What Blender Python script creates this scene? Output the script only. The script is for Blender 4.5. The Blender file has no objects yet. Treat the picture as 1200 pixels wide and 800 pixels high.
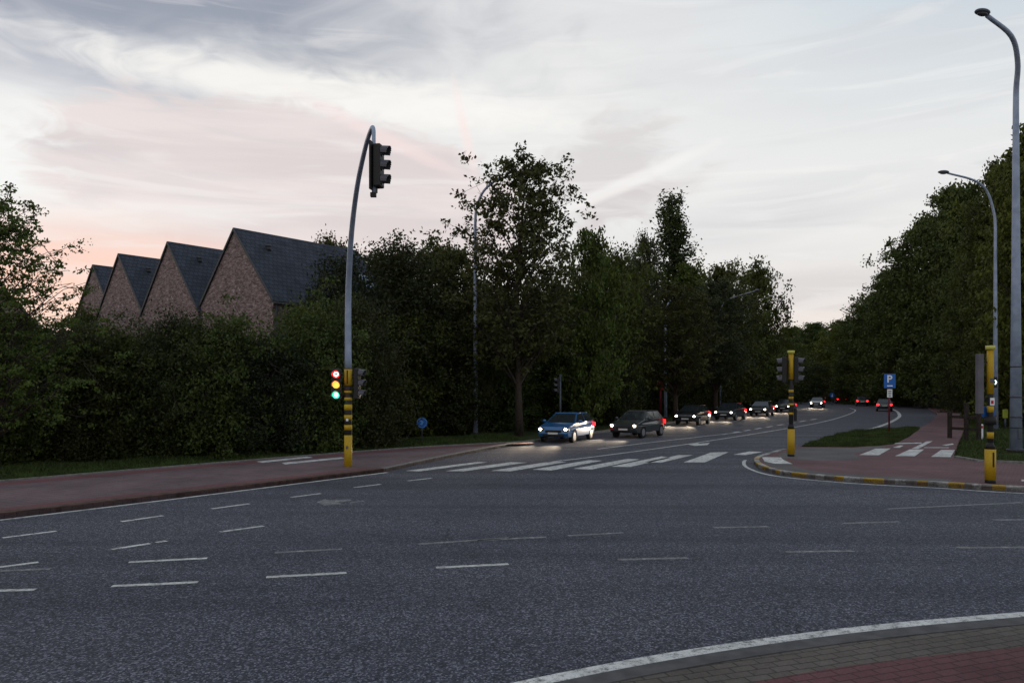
import bpy, bmesh, math, random
import numpy as np
from mathutils import Vector, Matrix
from mathutils.geometry import tessellate_polygon

R = math.radians
S = bpy.context.scene
COL = S.collection

# ------------------------------------------------------------------ camera
CAM_H, F_PX, HOR = 2.7, 900.0, 455.0
cd = bpy.data.cameras.new('camera'); cam = bpy.data.objects.new('camera', cd); COL.objects.link(cam)
cam.location = (0, 0, CAM_H); cam.rotation_euler = (R(90), 0, 0)
cd.sensor_width = 36; cd.lens = 27; cd.shift_y = 55 / 1200; cd.clip_end = 5000
S.camera = cam

# ------------------------------------------------------------------ world
W = bpy.data.worlds.new('World'); S.world = W; W.use_nodes = True
nt = W.node_tree; N = nt.nodes; L = nt.links
for n in list(N): N.remove(n)
SUN_EL, SUN_AZ = -2.5, -42.0        # sunset glow, low behind the houses to the left

def nn(t, **k):
    n = N.new(t)
    for a, b in k.items(): setattr(n, a, b)
    return n
def mth(op, a, b=None, c=None, clamp=False):
    n = nn('ShaderNodeMath', operation=op); n.use_clamp = clamp
    for i, v in enumerate((a, b, c)):
        if v is None: continue
        if isinstance(v, (int, float)): n.inputs[i].default_value = v
        else: L.new(v, n.inputs[i])
    return n.outputs[0]
def sstep(v, lo, hi):
    n = nn('ShaderNodeMapRange', interpolation_type='SMOOTHSTEP')
    L.new(v, n.inputs[0]); n.inputs[1].default_value = lo; n.inputs[2].default_value = hi
    return n.outputs[0]
def mixc(f, a, b):
    n = nn('ShaderNodeMix', data_type='RGBA')
    if isinstance(f, (int, float)): n.inputs[0].default_value = f
    else: L.new(f, n.inputs[0])
    for i, v in ((6, a), (7, b)):
        if isinstance(v, tuple): n.inputs[i].default_value = (*v, 1)
        else: L.new(v, n.inputs[i])
    return n.outputs[2]
tc = nn('ShaderNodeTexCoord'); sp = nn('ShaderNodeSeparateXYZ'); L.new(tc.outputs['Generated'], sp.inputs[0])
dx, dy, dz = sp.outputs
AZ = mth('MULTIPLY', mth('ARCTAN2', dx, dy), 57.29578)
EL = mth('MULTIPLY', mth('ARCSINE', dz), 57.29578)
def noise(sx, sy, scale, det=5, off=0.0, dist=0.0):
    cv = nn('ShaderNodeCombineXYZ')
    L.new(mth('MULTIPLY', AZ, sx), cv.inputs[0]); L.new(mth('MULTIPLY', EL, sy), cv.inputs[1]); cv.inputs[2].default_value = off
    t = nn('ShaderNodeTexNoise'); t.inputs['Scale'].default_value = scale; t.inputs['Detail'].default_value = det
    t.inputs['Distortion'].default_value = dist
    L.new(cv.outputs[0], t.inputs[0]); return t.outputs[0]
n1 = noise(.06, .16, 1.0, 6, 3.1, .6); n2 = noise(.035, .2, 1.3, 7, 9.7, .4); n3 = noise(.12, .3, 1.0, 6, 5.0, .8); n4 = noise(.05, .42, 1.1, 6, 1.0, .5)
n5 = noise(.25, .6, 1.0, 7, 7.0, 1.2)
def blob(az, el, ra, re, soft=.35, k=1.3, rot=0.0, nz=None):
    a = mth('SUBTRACT', AZ, az); e = mth('SUBTRACT', EL, el)
    c, s = math.cos(R(rot)), math.sin(R(rot))
    a2 = mth('ADD', mth('MULTIPLY', a, c), mth('MULTIPLY', e, s)); e2 = mth('SUBTRACT', mth('MULTIPLY', e, c), mth('MULTIPLY', a, s))
    q = mth('SQRT', mth('ADD', mth('POWER', mth('DIVIDE', a2, ra), 2.0), mth('POWER', mth('DIVIDE', e2, re), 2.0)))
    q = mth('ADD', q, mth('MULTIPLY', mth('SUBTRACT', nz or n1, .5), k))
    return sstep(q, 1 + soft, 1 - soft)
# clear air by height, then thin cloud, then the named cloud masses
zen = sstep(EL, 22, 60)
base = mixc(zen, (.80, .80, .79), (.36, .42, .54))
right = mth('MULTIPLY', sstep(AZ, 2, 40), sstep(EL, 12, 29))
base = mixc(mth('MULTIPLY', right, .9), base, (.44, .56, .66))
base = mixc(mth('MULTIPLY', sstep(n2, .42, .68), .35), base, (.62, .62, .65))
base = mixc(mth('MULTIPLY', sstep(EL, 13, 3), .55), base, (.80, .71, .66))
topm = mth('MULTIPLY', sstep(EL, 17, 26), sstep(AZ, 12, -14))
base = mixc(mth('MULTIPLY', topm, .55), base, (.60, .61, .64))
base = mixc(mth('MULTIPLY', mth('MULTIPLY', blob(-36, 27, 26, 6.5, .6, 1.6, -6, n3), .95), 1.0), base, (.29, .32, .39))
base = mixc(mth('MULTIPLY', blob(-33, 20.5, 13, 2.2, .7, 2.2, -4, n4), .6), base, (.45, .47, .54))
base = mixc(mth('MULTIPLY', blob(-36, 14, 13, 3.6, .6, 1.2, 6, n3), .8), base, (.90, .90, .88))
base = mixc(mth('MULTIPLY', blob(-14, 20.3, 17, 1.5, .6, 1.3, -3, n5), .85), base, (.93, .91, .87))
pk = mixc(sstep(n4, .38, .62), (.68, .605, .60), (.78, .69, .675))
base = mixc(mth('MULTIPLY', blob(-15, 13.8, 17, 5.4, .14, .75, -6, n5), .88), base, pk)
base = mixc(mth('MULTIPLY', blob(-27, 11.6, 9, 1.1, .5, 1.6, 4, n4), .6), base, (.88, .84, .82))
base = mixc(mth('MULTIPLY', blob(-24, 8.0, 14, 2.3, .8, 1.4, -2, n4), .75), base, (.92, .66, .58))
base = mixc(mth('MULTIPLY', blob(-34, 5.0, 12, 4.5, .8, .8, 0, n1), .85), base, (1.0, .60, .46))
base = mixc(mth('MULTIPLY', blob(7.0, 15.4, 4.6, 3.0, .45, 1.9, 30, n5), .65), base, (.63, .59, .59))
base = mixc(mth('MULTIPLY', blob(9.5, 13.6, 4.2, 1.0, .6, 1.9, 18, n5), .5), base, (.62, .57, .57))
base = mixc(mth('MULTIPLY', blob(8, 14.6, 6.5, .45, .6, .9, 20, n5), .6), base, (.92, .90, .88))
base = mixc(mth('MULTIPLY', blob(22, 7.0, 10, 1.2, .6, 1.8, 3, n4), .5), base, (.58, .57, .58))
base = mixc(mth('MULTIPLY', blob(17, 12.0, 9, 1.6, .6, 2.6, 12, n4), .3), base, (.62, .62, .64))
base = mixc(mth('MULTIPLY', blob(-3.5, 18.4, .35, 3.0, .7, .6, 14, n5), .5), base, (.95, .76, .72))
base = mixc(mth('MULTIPLY', blob(-9.0, 17.6, 6, .45, .7, .7, -22, n5), .5), base, (.92, .74, .72))
st1 = noise(.045, .40, 1.2, 9, 21.0, 1.4); st2 = noise(.03, .26, 1.7, 9, 33.0, 1.6)
lowm = mth('MULTIPLY', sstep(EL, 34, 20), .27)
base = mixc(mth('MULTIPLY', sstep(st1, .52, .70), lowm), base, (.60, .60, .62))
base = mixc(mth('MULTIPLY', sstep(st2, .53, .68), mth('MULTIPLY', lowm, 1.1)), base, (.90, .885, .87))
base = mixc(mth('MULTIPLY', sstep(EL, 9, 1), mth('ADD', .35, mth('MULTIPLY', sstep(AZ, 5, -25), .35))), base, (.93, .76, .66))
sky = nn('ShaderNodeTexSky', sky_type='NISHITA'); sky.sun_disc = False
sky.sun_elevation = R(SUN_EL); sky.sun_rotation = R(SUN_AZ)
b1 = nn('ShaderNodeBackground'); b1.inputs[1].default_value = .05; L.new(sky.outputs[0], b1.inputs[0])
b2 = nn('ShaderNodeBackground'); b2.inputs[1].default_value = 1.05; L.new(base, b2.inputs[0])
ad = nn('ShaderNodeAddShader'); L.new(b1.outputs[0], ad.inputs[0]); L.new(b2.outputs[0], ad.inputs[1])
ow = nn('ShaderNodeOutputWorld'); L.new(ad.outputs[0], ow.inputs[0])

# ------------------------------------------------------------------ sun (already down: only a faint warm skim)
sl = bpy.data.lights.new('sun', 'SUN'); sl.energy = .12; sl.angle = R(12); sl.color = (1, .72, .55)
so = bpy.data.objects.new('sun', sl); COL.objects.link(so)
sd = Vector((math.sin(R(SUN_AZ)) * math.cos(R(8)), math.cos(R(SUN_AZ)) * math.cos(R(8)), math.sin(R(8))))
so.rotation_euler = sd.to_track_quat('Z', 'Y').to_euler()
S.view_settings.view_transform = 'Standard'; S.view_settings.look = 'None'
S.view_settings.exposure = 0; S.view_settings.gamma = 1; S.view_settings.use_curve_mapping = False

# ================================================================== helpers
def G(px, py, z=0.0):
    Y = F_PX * (CAM_H - z) / (py - HOR); return Vector(((px - 600) * Y / F_PX, Y, z))
def X_at(px, Y): return (px - 600) * Y / F_PX
def Z_at(py, Y): return CAM_H + (HOR - py) * Y / F_PX

def mat(name, col, rough=.8, metal=0, spec=.3, emit=None, es=0, noise=None, bump=None, alt=None, coat=0, coords='Object'):
    m = bpy.data.materials.new(name); m.use_nodes = True; t = m.node_tree
    b = t.nodes['Principled BSDF']
    b.inputs['Base Color'].default_value = (*col, 1); b.inputs['Roughness'].default_value = rough
    b.inputs['Metallic'].default_value = metal; b.inputs['Specular IOR Level'].default_value = spec
    b.inputs['Coat Weight'].default_value = coat
    if emit: b.inputs['Emission Color'].default_value = (*emit, 1); b.inputs['Emission Strength'].default_value = es
    if noise:
        tc = t.nodes.new('ShaderNodeTexCoord')
        nz = t.nodes.new('ShaderNodeTexNoise'); nz.inputs['Scale'].default_value = noise; nz.inputs['Detail'].default_value = 6
        t.links.new(tc.outputs[coords], nz.inputs[0])
        rp = t.nodes.new('ShaderNodeValToRGB'); e = rp.color_ramp.elements
        a2 = alt or tuple(c * .55 for c in col)
        e[0].position = .35; e[0].color = (*a2, 1); e[1].position = .65; e[1].color = (*col, 1)
        t.links.new(nz.outputs[0], rp.inputs[0]); t.links.new(rp.outputs[0], b.inputs['Base Color'])
        if bump:
            bp = t.nodes.new('ShaderNodeBump'); bp.inputs['Strength'].default_value = bump; bp.inputs['Distance'].default_value = .02
            t.links.new(nz.outputs[0], bp.inputs['Height']); t.links.new(bp.outputs[0], b.inputs['Normal'])
    return m

class NT:
    def __init__(s, m): s.t = m.node_tree; s.n = s.t.nodes; s.l = s.t.links; s.b = s.n['Principled BSDF']
    def new(s, k, **kw):
        n = s.n.new(k)
        for a, b in kw.items(): setattr(n, a, b)
        return n
    def noise(s, vec, scale, det=5, rough=.5):
        n = s.new('ShaderNodeTexNoise'); n.inputs['Scale'].default_value = scale; n.inputs['Detail'].default_value = det; n.inputs['Roughness'].default_value = rough
        s.l.new(vec, n.inputs[0]); return n.outputs[0]
    def ramp(s, f, stops):
        n = s.new('ShaderNodeValToRGB'); cr = n.color_ramp
        while len(cr.elements) < len(stops): cr.elements.new(.5)
        for e, (p, c) in zip(cr.elements, stops): e.position = p; e.color = (*c, 1)
        s.l.new(f, n.inputs[0]); return n.outputs[0]
    def mix(s, f, a, b, bt='MIX'):
        n = s.new('ShaderNodeMix', data_type='RGBA', blend_type=bt)
        if isinstance(f, (int, float)): n.inputs[0].default_value = f
        else: s.l.new(f, n.inputs[0])
        for i, v in ((6, a), (7, b)):
            if isinstance(v, tuple): n.inputs[i].default_value = (*v, 1)
            else: s.l.new(v, n.inputs[i])
        return n.outputs[2]
    def bump(s, h, st, d):
        n = s.new('ShaderNodeBump'); n.inputs['Strength'].default_value = st; n.inputs['Distance'].default_value = d
        s.l.new(h, n.inputs['Height']); s.l.new(n.outputs[0], s.b.inputs['Normal'])

def asphalt_mat():
    m = mat('asphalt', (.05,)*3, .82, spec=.25); q = NT(m); tc = q.new('ShaderNodeTexCoord').outputs['Object']
    v = q.new('ShaderNodeTexVoronoi'); v.inputs['Scale'].default_value = 52; q.l.new(tc, v.inputs[0])
    g = q.ramp(v.outputs['Color'], [(.2, (.008, .008, .011)), (.62, (.042, .046, .062)), (.9, (.27, .275, .33))])
    mid = q.noise(tc, 14, 4, .7)
    g = q.mix(.35, g, q.ramp(mid, [(.38, (.018, .019, .025)), (.62, (.083, .088, .112))]))
    big = q.noise(tc, .16, 5, .6)
    g = q.mix(1.0, g, q.ramp(big, [(.3, (.78, .8, .86)), (.7, (1.12, 1.1, 1.08))]), 'MULTIPLY')
    # tyre-polished, oil-dark bands that run along the carriageway
    mp = q.new('ShaderNodeMapping'); mp.inputs['Rotation'].default_value = (0, 0, R(-38)); mp.inputs['Scale'].default_value = (.03, .8, 1); q.l.new(tc, mp.inputs[0])
    st = q.noise(mp.outputs[0], 1.0, 3, .5)
    g = q.mix(1.0, g, q.ramp(st, [(.35, (.68, .68, .72)), (.6, (1.08, 1.07, 1.07))]), 'MULTIPLY')
    # crazed joints and a few sealed patches
    cr = q.new('ShaderNodeTexVoronoi', feature='DISTANCE_TO_EDGE'); cr.inputs['Scale'].default_value = .22
    wv = q.new('ShaderNodeVectorMath', operation='MULTIPLY_ADD'); wn_ = q.new('ShaderNodeTexNoise'); wn_.inputs['Scale'].default_value = 1.4; wn_.inputs['Detail'].default_value = 6
    q.l.new(tc, wn_.inputs[0]); q.l.new(wn_.outputs['Color'], wv.inputs[0]); wv.inputs[1].default_value = (1.1, 1.1, 0); q.l.new(tc, wv.inputs[2]); q.l.new(wv.outputs[0], cr.inputs[0])
    ck = q.ramp(cr.outputs['Distance'], [(.0, (.45,)*3), (.006, (1,)*3)])
    g = q.mix(q.ramp(q.noise(tc, .12, 2, .5), [(.48, (0,)*3), (.56, (1,)*3)]), g, q.mix(1.0, g, ck, 'MULTIPLY'))
    oil = q.noise(tc, .9, 6, .75); g = q.mix(1.0, g, q.ramp(oil, [(.30, (.62, .62, .64)), (.42, (1, 1, 1))]), 'MULTIPLY')
    q.l.new(g, q.b.inputs['Base Color']); q.bump(v.outputs['Distance'], .5, .006); return m

def paver_mat(name, c1, c2, mortar, rot, bw=.22, bh=.11, soft=.35):
    m = mat(name, c1, .85, spec=.2); q = NT(m); tc = q.new('ShaderNodeTexCoord').outputs['Object']
    mp = q.new('ShaderNodeMapping'); mp.inputs['Rotation'].default_value = (0, 0, rot); q.l.new(tc, mp.inputs[0])
    wob = q.new('ShaderNodeTexNoise'); wob.inputs['Scale'].default_value = .8; q.l.new(tc, wob.inputs[0])
    av = q.new('ShaderNodeVectorMath', operation='MULTIPLY_ADD'); q.l.new(wob.outputs['Color'], av.inputs[0]); av.inputs[1].default_value = (.08, .08, 0); q.l.new(mp.outputs[0], av.inputs[2])
    b = q.new('ShaderNodeTexBrick'); q.l.new(av.outputs[0], b.inputs[0]); b.inputs['Scale'].default_value = 1
    b.inputs['Brick Width'].default_value = bw; b.inputs['Row Height'].default_value = bh; b.inputs['Mortar Size'].default_value = .011
    b.inputs['Mortar Smooth'].default_value = .3
    b.inputs['Color1'].default_value = (*c1, 1); b.inputs['Color2'].default_value = (*c2, 1); b.inputs['Mortar'].default_value = (*mortar, 1)
    g = q.mix(soft, b.outputs['Color'], q.ramp(q.noise(tc, 30, 5, .7), [(.3, tuple(c * .5 for c in c1)), (.7, tuple(c * 1.5 for c in c2))]))
    g = q.mix(1.0, g, q.ramp(q.noise(tc, .5, 5, .6), [(.3, (.7,)*3), (.7, (1.15,)*3)]), 'MULTIPLY')
    q.l.new(g, q.b.inputs['Base Color']); q.bump(b.outputs['Fac'], -.6, .01); return m

def paint_mat(name, col, wear=.45):
    m = mat(name, col, .7, spec=.3); q = NT(m); tc = q.new('ShaderNodeTexCoord').outputs['Object']
    f = q.ramp(q.noise(tc, 7, 9, .85), [(wear + .05, (.07, .07, .08)), (wear + .15, col)])
    f = q.mix(1.0, f, q.ramp(q.noise(tc, 1.1, 4, .6), [(.3, (.6,)*3), (.65, (1.05,)*3)]), 'MULTIPLY')
    f2 = q.mix(.25, f, q.ramp(q.noise(tc, 60, 3, .7), [(.4, (.06,)*3), (.55, col)]))
    q.l.new(f2, q.b.inputs['Base Color']); return m

def leaf_mat(name, dark, mid, light):
    m = mat(name, mid, .6, spec=.2); q = NT(m); tc = q.new('ShaderNodeTexCoord').outputs['Object']
    oi = q.new('ShaderNodeObjectInfo')
    va = q.new('ShaderNodeVectorMath', operation='ADD'); q.l.new(tc, va.inputs[0]); q.l.new(oi.outputs['Location'], va.inputs[1])
    big = q.noise(va.outputs[0], .55, 3, .6); sm = q.noise(va.outputs[0], 7, 2, .5)
    c = q.ramp(big, [(.3, dark), (.5, mid), (.72, light)])
    c = q.mix(.4, c, q.ramp(sm, [(.3, dark), (.7, light)]))
    c = q.mix(1.0, c, q.ramp(oi.outputs['Random'], [(.0, (.72, .80, .95)), (.35, (1.25, 1.1, .7)), (.7, (.95, 1.06, .84)), (1.0, (1.35, 1.3, 1.05))]), 'MULTIPLY')
    q.l.new(c, q.b.inputs['Base Color'])
    tr = q.new('ShaderNodeBsdfTranslucent'); q.l.new(c, tr.inputs[0]); mx = q.new('ShaderNodeMixShader'); mx.inputs[0].default_value = .25
    q.l.new(q.b.outputs[0], mx.inputs[1]); q.l.new(tr.outputs[0], mx.inputs[2]); q.l.new(mx.outputs[0], q.n['Material Output'].inputs[0]); return m

def brick_mat(name, c1, c2, c3, mortar):
    m = mat(name, c1, .9, spec=.15); q = NT(m); tc = q.new('ShaderNodeTexCoord').outputs['Object']
    sp = q.new('ShaderNodeSeparateXYZ'); q.l.new(tc, sp.inputs[0]); cb = q.new('ShaderNodeCombineXYZ')
    su = q.new('ShaderNodeMath', operation='ADD'); q.l.new(sp.outputs[0], su.inputs[0]); q.l.new(sp.outputs[1], su.inputs[1])
    q.l.new(su.outputs[0], cb.inputs[0]); q.l.new(sp.outputs[2], cb.inputs[1])
    def brick(a, b_, off):
        b = q.new('ShaderNodeTexBrick'); q.l.new(cb.outputs[0], b.inputs[0]); b.inputs['Scale'].default_value = 1
        b.inputs['Brick Width'].default_value = .24; b.inputs['Row Height'].default_value = .085; b.inputs['Mortar Size'].default_value = .006; b.inputs['Bias'].default_value = off
        b.inputs['Color1'].default_value = (*a, 1); b.inputs['Color2'].default_value = (*b_, 1); b.inputs['Mortar'].default_value = (*mortar, 1); return b
    b = brick(c1, c2, 0)
    sc = q.new('ShaderNodeMapping'); sc.inputs['Scale'].default_value = (1, 1, 2.6); q.l.new(tc, sc.inputs[0])
    nz = q.ramp(q.noise(sc.outputs[0], 3.4, 6, .9), [(.50, (0,)*3), (.60, (1,)*3)])
    g = q.mix(nz, b.outputs['Color'], c3); g = q.mix(.3, g, b.outputs['Color'])
    g2 = q.mix(1.0, g, q.ramp(q.noise(sc.outputs[0], 1.8, 6, .85), [(.38, (.42,)*3), (.62, (1.35,)*3)]), 'MULTIPLY')
    q.l.new(g2, q.b.inputs['Base Color']); q.bump(b.outputs['Fac'], -.5, .01); return m

def roof_mat(name, col):
    m = mat(name, col, .75, spec=.15); q = NT(m); tc = q.new('ShaderNodeTexCoord').outputs['Object']
    sp = q.new('ShaderNodeSeparateXYZ'); q.l.new(tc, sp.inputs[0]); cb = q.new('ShaderNodeCombineXYZ')
    q.l.new(sp.outputs[1], cb.inputs[0]); q.l.new(sp.outputs[2], cb.inputs[1])
    b = q.new('ShaderNodeTexBrick'); q.l.new(cb.outputs[0], b.inputs[0]); b.inputs['Scale'].default_value = 1
    b.inputs['Brick Width'].default_value = .3; b.inputs['Row Height'].default_value = .26; b.inputs['Mortar Size'].default_value = .022; b.inputs['Mortar Smooth'].default_value = .6
    b.inputs['Color1'].default_value = (*col, 1); b.inputs['Color2'].default_value = (*[c * 1.35 for c in col], 1); b.inputs['Mortar'].default_value = (*[c * .35 for c in col], 1)
    g = q.mix(1.0, b.outputs['Color'], q.ramp(q.noise(tc, 1.2, 5, .6), [(.3, (.7,)*3), (.7, (1.2,)*3)]), 'MULTIPLY')
    q.l.new(g, q.b.inputs['Base Color']); q.bump(b.outputs['Fac'], -.8, .03); return m

M = dict(
    asphalt=asphalt_mat(),
    white=paint_mat('road_white', (.62, .62, .60), .36), yellow=paint_mat('kerb_yellow', (.42, .27, .03), .34), kwhite=paint_mat('kerb_white', (.42, .42, .40), .38),
    pale=paint_mat('faded_white', (.34, .34, .34), .44),
    kerb=mat('concrete', (.20, .195, .185), .9, noise=6, alt=(.11, .105, .10), bump=.4),
    nkerb=mat('near_concrete', (.085, .082, .085), .9, noise=5, alt=(.055, .052, .055), bump=.4),
    dkerb=mat('kerb_brown', (.10, .055, .045), .9, noise=5, alt=(.04, .025, .022)),
    grout=mat('dark_joint', (.02, .02, .02), .9),
    red_pav=paver_mat('red_pavers', (.115, .058, .062), (.155, .084, .088), (.035, .026, .026), R(35)),
    near_red=paver_mat('near_red_pavers', (.10, .040, .045), (.125, .055, .058), (.02, .015, .016), R(-20), .25, .125),
    near_grey=paver_mat('near_grey_pavers', (.085, .072, .062), (.115, .10, .088), (.012, .011, .011), R(-20), .25, .125),
    left_pav=paver_mat('left_pavers', (.120, .080, .086), (.155, .108, .112), (.045, .036, .038), R(30), .22, .22),
    red_strip=paver_mat('red_strip', (.140, .056, .060), (.165, .072, .076), (.06, .035, .035), R(30)),
    grey_pav=paver_mat('grey_pavers', (.095, .088, .09), (.125, .115, .115), (.04, .036, .037), R(35)),
    grass=mat('turf', (.040, .052, .016), .95, spec=.1, noise=1.6, alt=(.018, .026, .009), bump=.5),
    blade=mat('grass_blade', (.055, .080, .022), .8, spec=.1, noise=1.1, alt=(.030, .042, .014)),
    leaf=leaf_mat('leaf_green', (.020, .030, .010), (.046, .064, .019), (.085, .108, .030)),
    leaf2=leaf_mat('leaf_olive', (.024, .030, .012), (.052, .060, .022), (.09, .098, .034)),
    leaf3=leaf_mat('leaf_bright', (.026, .038, .011), (.062, .088, .022), (.115, .145, .034)),
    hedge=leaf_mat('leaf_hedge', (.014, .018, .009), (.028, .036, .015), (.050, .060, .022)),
    bark=mat('bark', (.055, .042, .032), .95, noise=8, alt=(.025, .02, .016), bump=.6),
    galv=mat('galvanised_steel', (.29, .35, .47), .5, .2, noise=3, alt=(.21, .26, .36)),
    galvd=mat('painted_steel_grey', (.10, .115, .15), .5, .3, noise=2.0, alt=(.075, .085, .11)),
    black=mat('black_plastic', (.012, .012, .014), .5), visor=mat('visor_grey', (.075, .075, .092), .45),
    pyel=mat('mast_yellow', (.46, .29, .010), .55, noise=30, alt=(.38, .235, .012)),
    pyell=mat('mast_cap_lime', (.48, .46, .10), .5),
    pblack=mat('mast_black', (.014, .013, .013), .6),
    red_l=mat('red_lens', (.5, .01, .01), .3, emit=(1, .02, .015), es=1.6), amb_l=mat('amber_lens', (.8, .3, .02), .3, emit=(1, .32, .05), es=2.2),
    grn_l=mat('green_lens', (.02, .6, .35), .3, emit=(.04, .8, .45), es=1.6), off_l=mat('dark_lens', (.03, .03, .035), .25), hot=mat('lamp_core', (.9, .9, .9), .3, emit=(1, .86, .80), es=5),
    dim_red=mat('dim_red_lens', (.4, .01, .01), .3, emit=(1, .02, .02), es=.5),
    blue=mat('sign_blue', (.012, .11, .42), .45, emit=None), swhite=mat('sign_white', (.72, .74, .76), .5), sred=mat('sign_red', (.36, .012, .015), .5),
    postred=mat('post_dark_red', (.16, .012, .022), .5), signback=mat('sign_back_grey', (.12, .115, .135), .6, noise=2.5, alt=(.09, .085, .10)),
    wood=mat('dark_wood', (.035, .027, .022), .9, noise=9, alt=(.018, .014, .012)),
    fence=mat('fence_metal', (.035, .035, .04), .7),
    tyre=mat('tyre', (.015, .015, .015), .85), rim=mat('rim', (.35, .35, .37), .4, .7), glass=mat('car_glass', (.02, .025, .028), .08, spec=.6),
    head=mat('headlight_lit', (1, 1, 1), .2, emit=(1, .86, .66), es=26), tail=mat('tail_light_lit', (.6, .01, .01), .3, emit=(1, .012, .015), es=5), plate=mat('plate', (.6, .6, .58), .5),
    brick=brick_mat('gable_brick', (.205, .140, .135), (.12, .080, .080), (.46, .39, .38), (.18, .155, .15)),
    slate=roof_mat('roof_tile', (.034, .039, .054)), gutter=mat('gutter', (.03, .032, .036), .5), sky_glass=mat('skylight_glass', (.25, .3, .38), .08, .6, spec=.8),
    render=mat('pale_render', (.26, .25, .27), .9, noise=2), wframe=mat('window_frame', (.05, .05, .055), .5),
)

def link(o, parent=None):
    COL.objects.link(o)
    if parent: o.parent = parent
    return o
def tag(o, label=None, cat=None, group=None, kind=None):
    if label: o['label'] = label
    if cat: o['category'] = cat
    if group: o['group'] = group
    if kind: o['kind'] = kind
    return o
def empty(name, loc=(0, 0, 0), rz=0, **k):
    o = bpy.data.objects.new(name, None); o.empty_display_size = .2; COL.objects.link(o)
    o.location = loc; o.rotation_euler = (0, 0, rz); return tag(o, **k)
def copy_tree(o, parent=None):
    c = o.copy(); COL.objects.link(c); c.parent = parent
    for ch in list(o.children): copy_tree(ch, c)
    return c
def recolour(root, part, m):
    for ch in root.children_recursive:
        if ch.name.split('.')[0] == part:
            ch.data = ch.data.copy(); ch.data.materials.clear(); ch.data.materials.append(m)

class MB:
    """collects shapes for one mesh object"""
    def __init__(s): s.bm = bmesh.new(); s.mi = 0
    def box(s, x0, x1, y0, y1, z0, z1, bev=0):
        v = [s.bm.verts.new(p) for p in ((x0,y0,z0),(x1,y0,z0),(x1,y1,z0),(x0,y1,z0),(x0,y0,z1),(x1,y0,z1),(x1,y1,z1),(x0,y1,z1))]
        fs = [s.bm.faces.new([v[i] for i in q]) for q in ((3,2,1,0),(4,5,6,7),(0,1,5,4),(1,2,6,5),(2,3,7,6),(3,0,4,7))]
        for f in fs: f.material_index = s.mi
        if bev: bmesh.ops.bevel(s.bm, geom=list({e for f in fs for e in f.edges}), offset=bev, segments=2, affect='EDGES', profile=.5)
        return s
    def tube(s, pts, rad, seg=12, caps=True):
        pts = [Vector(p) for p in pts]; n = len(pts)
        if not isinstance(rad, (list, tuple)): rad = [rad] * n
        rings = []; up = Vector((0, 0, 1))
        t0 = (pts[1] - pts[0]).normalized(); a = t0.orthogonal().normalized()
        for i, p in enumerate(pts):
            t = (pts[min(i+1, n-1)] - pts[max(i-1, 0)])
            t = t.normalized() if t.length > 1e-9 else t0
            a = (a - t * a.dot(t)); a = a.normalized() if a.length > 1e-6 else t.orthogonal().normalized()
            b = t.cross(a)
            rings.append([s.bm.verts.new(p + (a * math.cos(2*math.pi*k/seg) + b * math.sin(2*math.pi*k/seg)) * rad[i]) for k in range(seg)])
        for r0, r1 in zip(rings, rings[1:]):
            for k in range(seg):
                f = s.bm.faces.new((r0[k], r0[(k+1) % seg], r1[(k+1) % seg], r1[k])); f.smooth = True; f.material_index = s.mi
        if caps:
            for r in (rings[0][::-1], rings[-1]):
                f = s.bm.faces.new(r); f.material_index = s.mi
        return s
    def poly(s, pts, thick=None, n=None):
        """planar polygon, optionally extruded by vector thick"""
        pts = [Vector(p) for p in pts]; a = [s.bm.verts.new(p) for p in pts]
        f = s.bm.faces.new(a); f.material_index = s.mi
        if thick is not None:
            b = [s.bm.verts.new(p + Vector(thick)) for p in pts]; f = s.bm.faces.new(b[::-1]); f.material_index = s.mi
            for i in range(len(a)):
                j = (i + 1) % len(a); f = s.bm.faces.new((a[j], a[i], b[i], b[j])); f.material_index = s.mi
        return s
    def disc(s, c, nrm, r, seg=20, thick=.02):
        nrm = Vector(nrm).normalized(); a = nrm.orthogonal().normalized(); b = nrm.cross(a); c = Vector(c)
        return s.tube([c - nrm * thick / 2, c + nrm * thick / 2], r, seg)
    def ball(s, c, rx, ry, rz, u=14, v=9):
        c = Vector(c)
        r = bmesh.ops.create_uvsphere(s.bm, u_segments=u, v_segments=v, radius=1)
        for w in r['verts']: w.co = Vector((w.co.x*rx, w.co.y*ry, w.co.z*rz)) + c
        for f in {f for w in r['verts'] for f in w.link_faces}: f.smooth = True; f.material_index = s.mi
        return s
    def done(s, name, mats, parent=None, recalc=True):
        if recalc: bmesh.ops.recalc_face_normals(s.bm, faces=s.bm.faces[:])
        me = bpy.data.meshes.new(name); s.bm.to_mesh(me); s.bm.free()
        for m in (mats if isinstance(mats, (list, tuple)) else [mats]): me.materials.append(m)
        return link(bpy.data.objects.new(name, me), parent)

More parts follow.
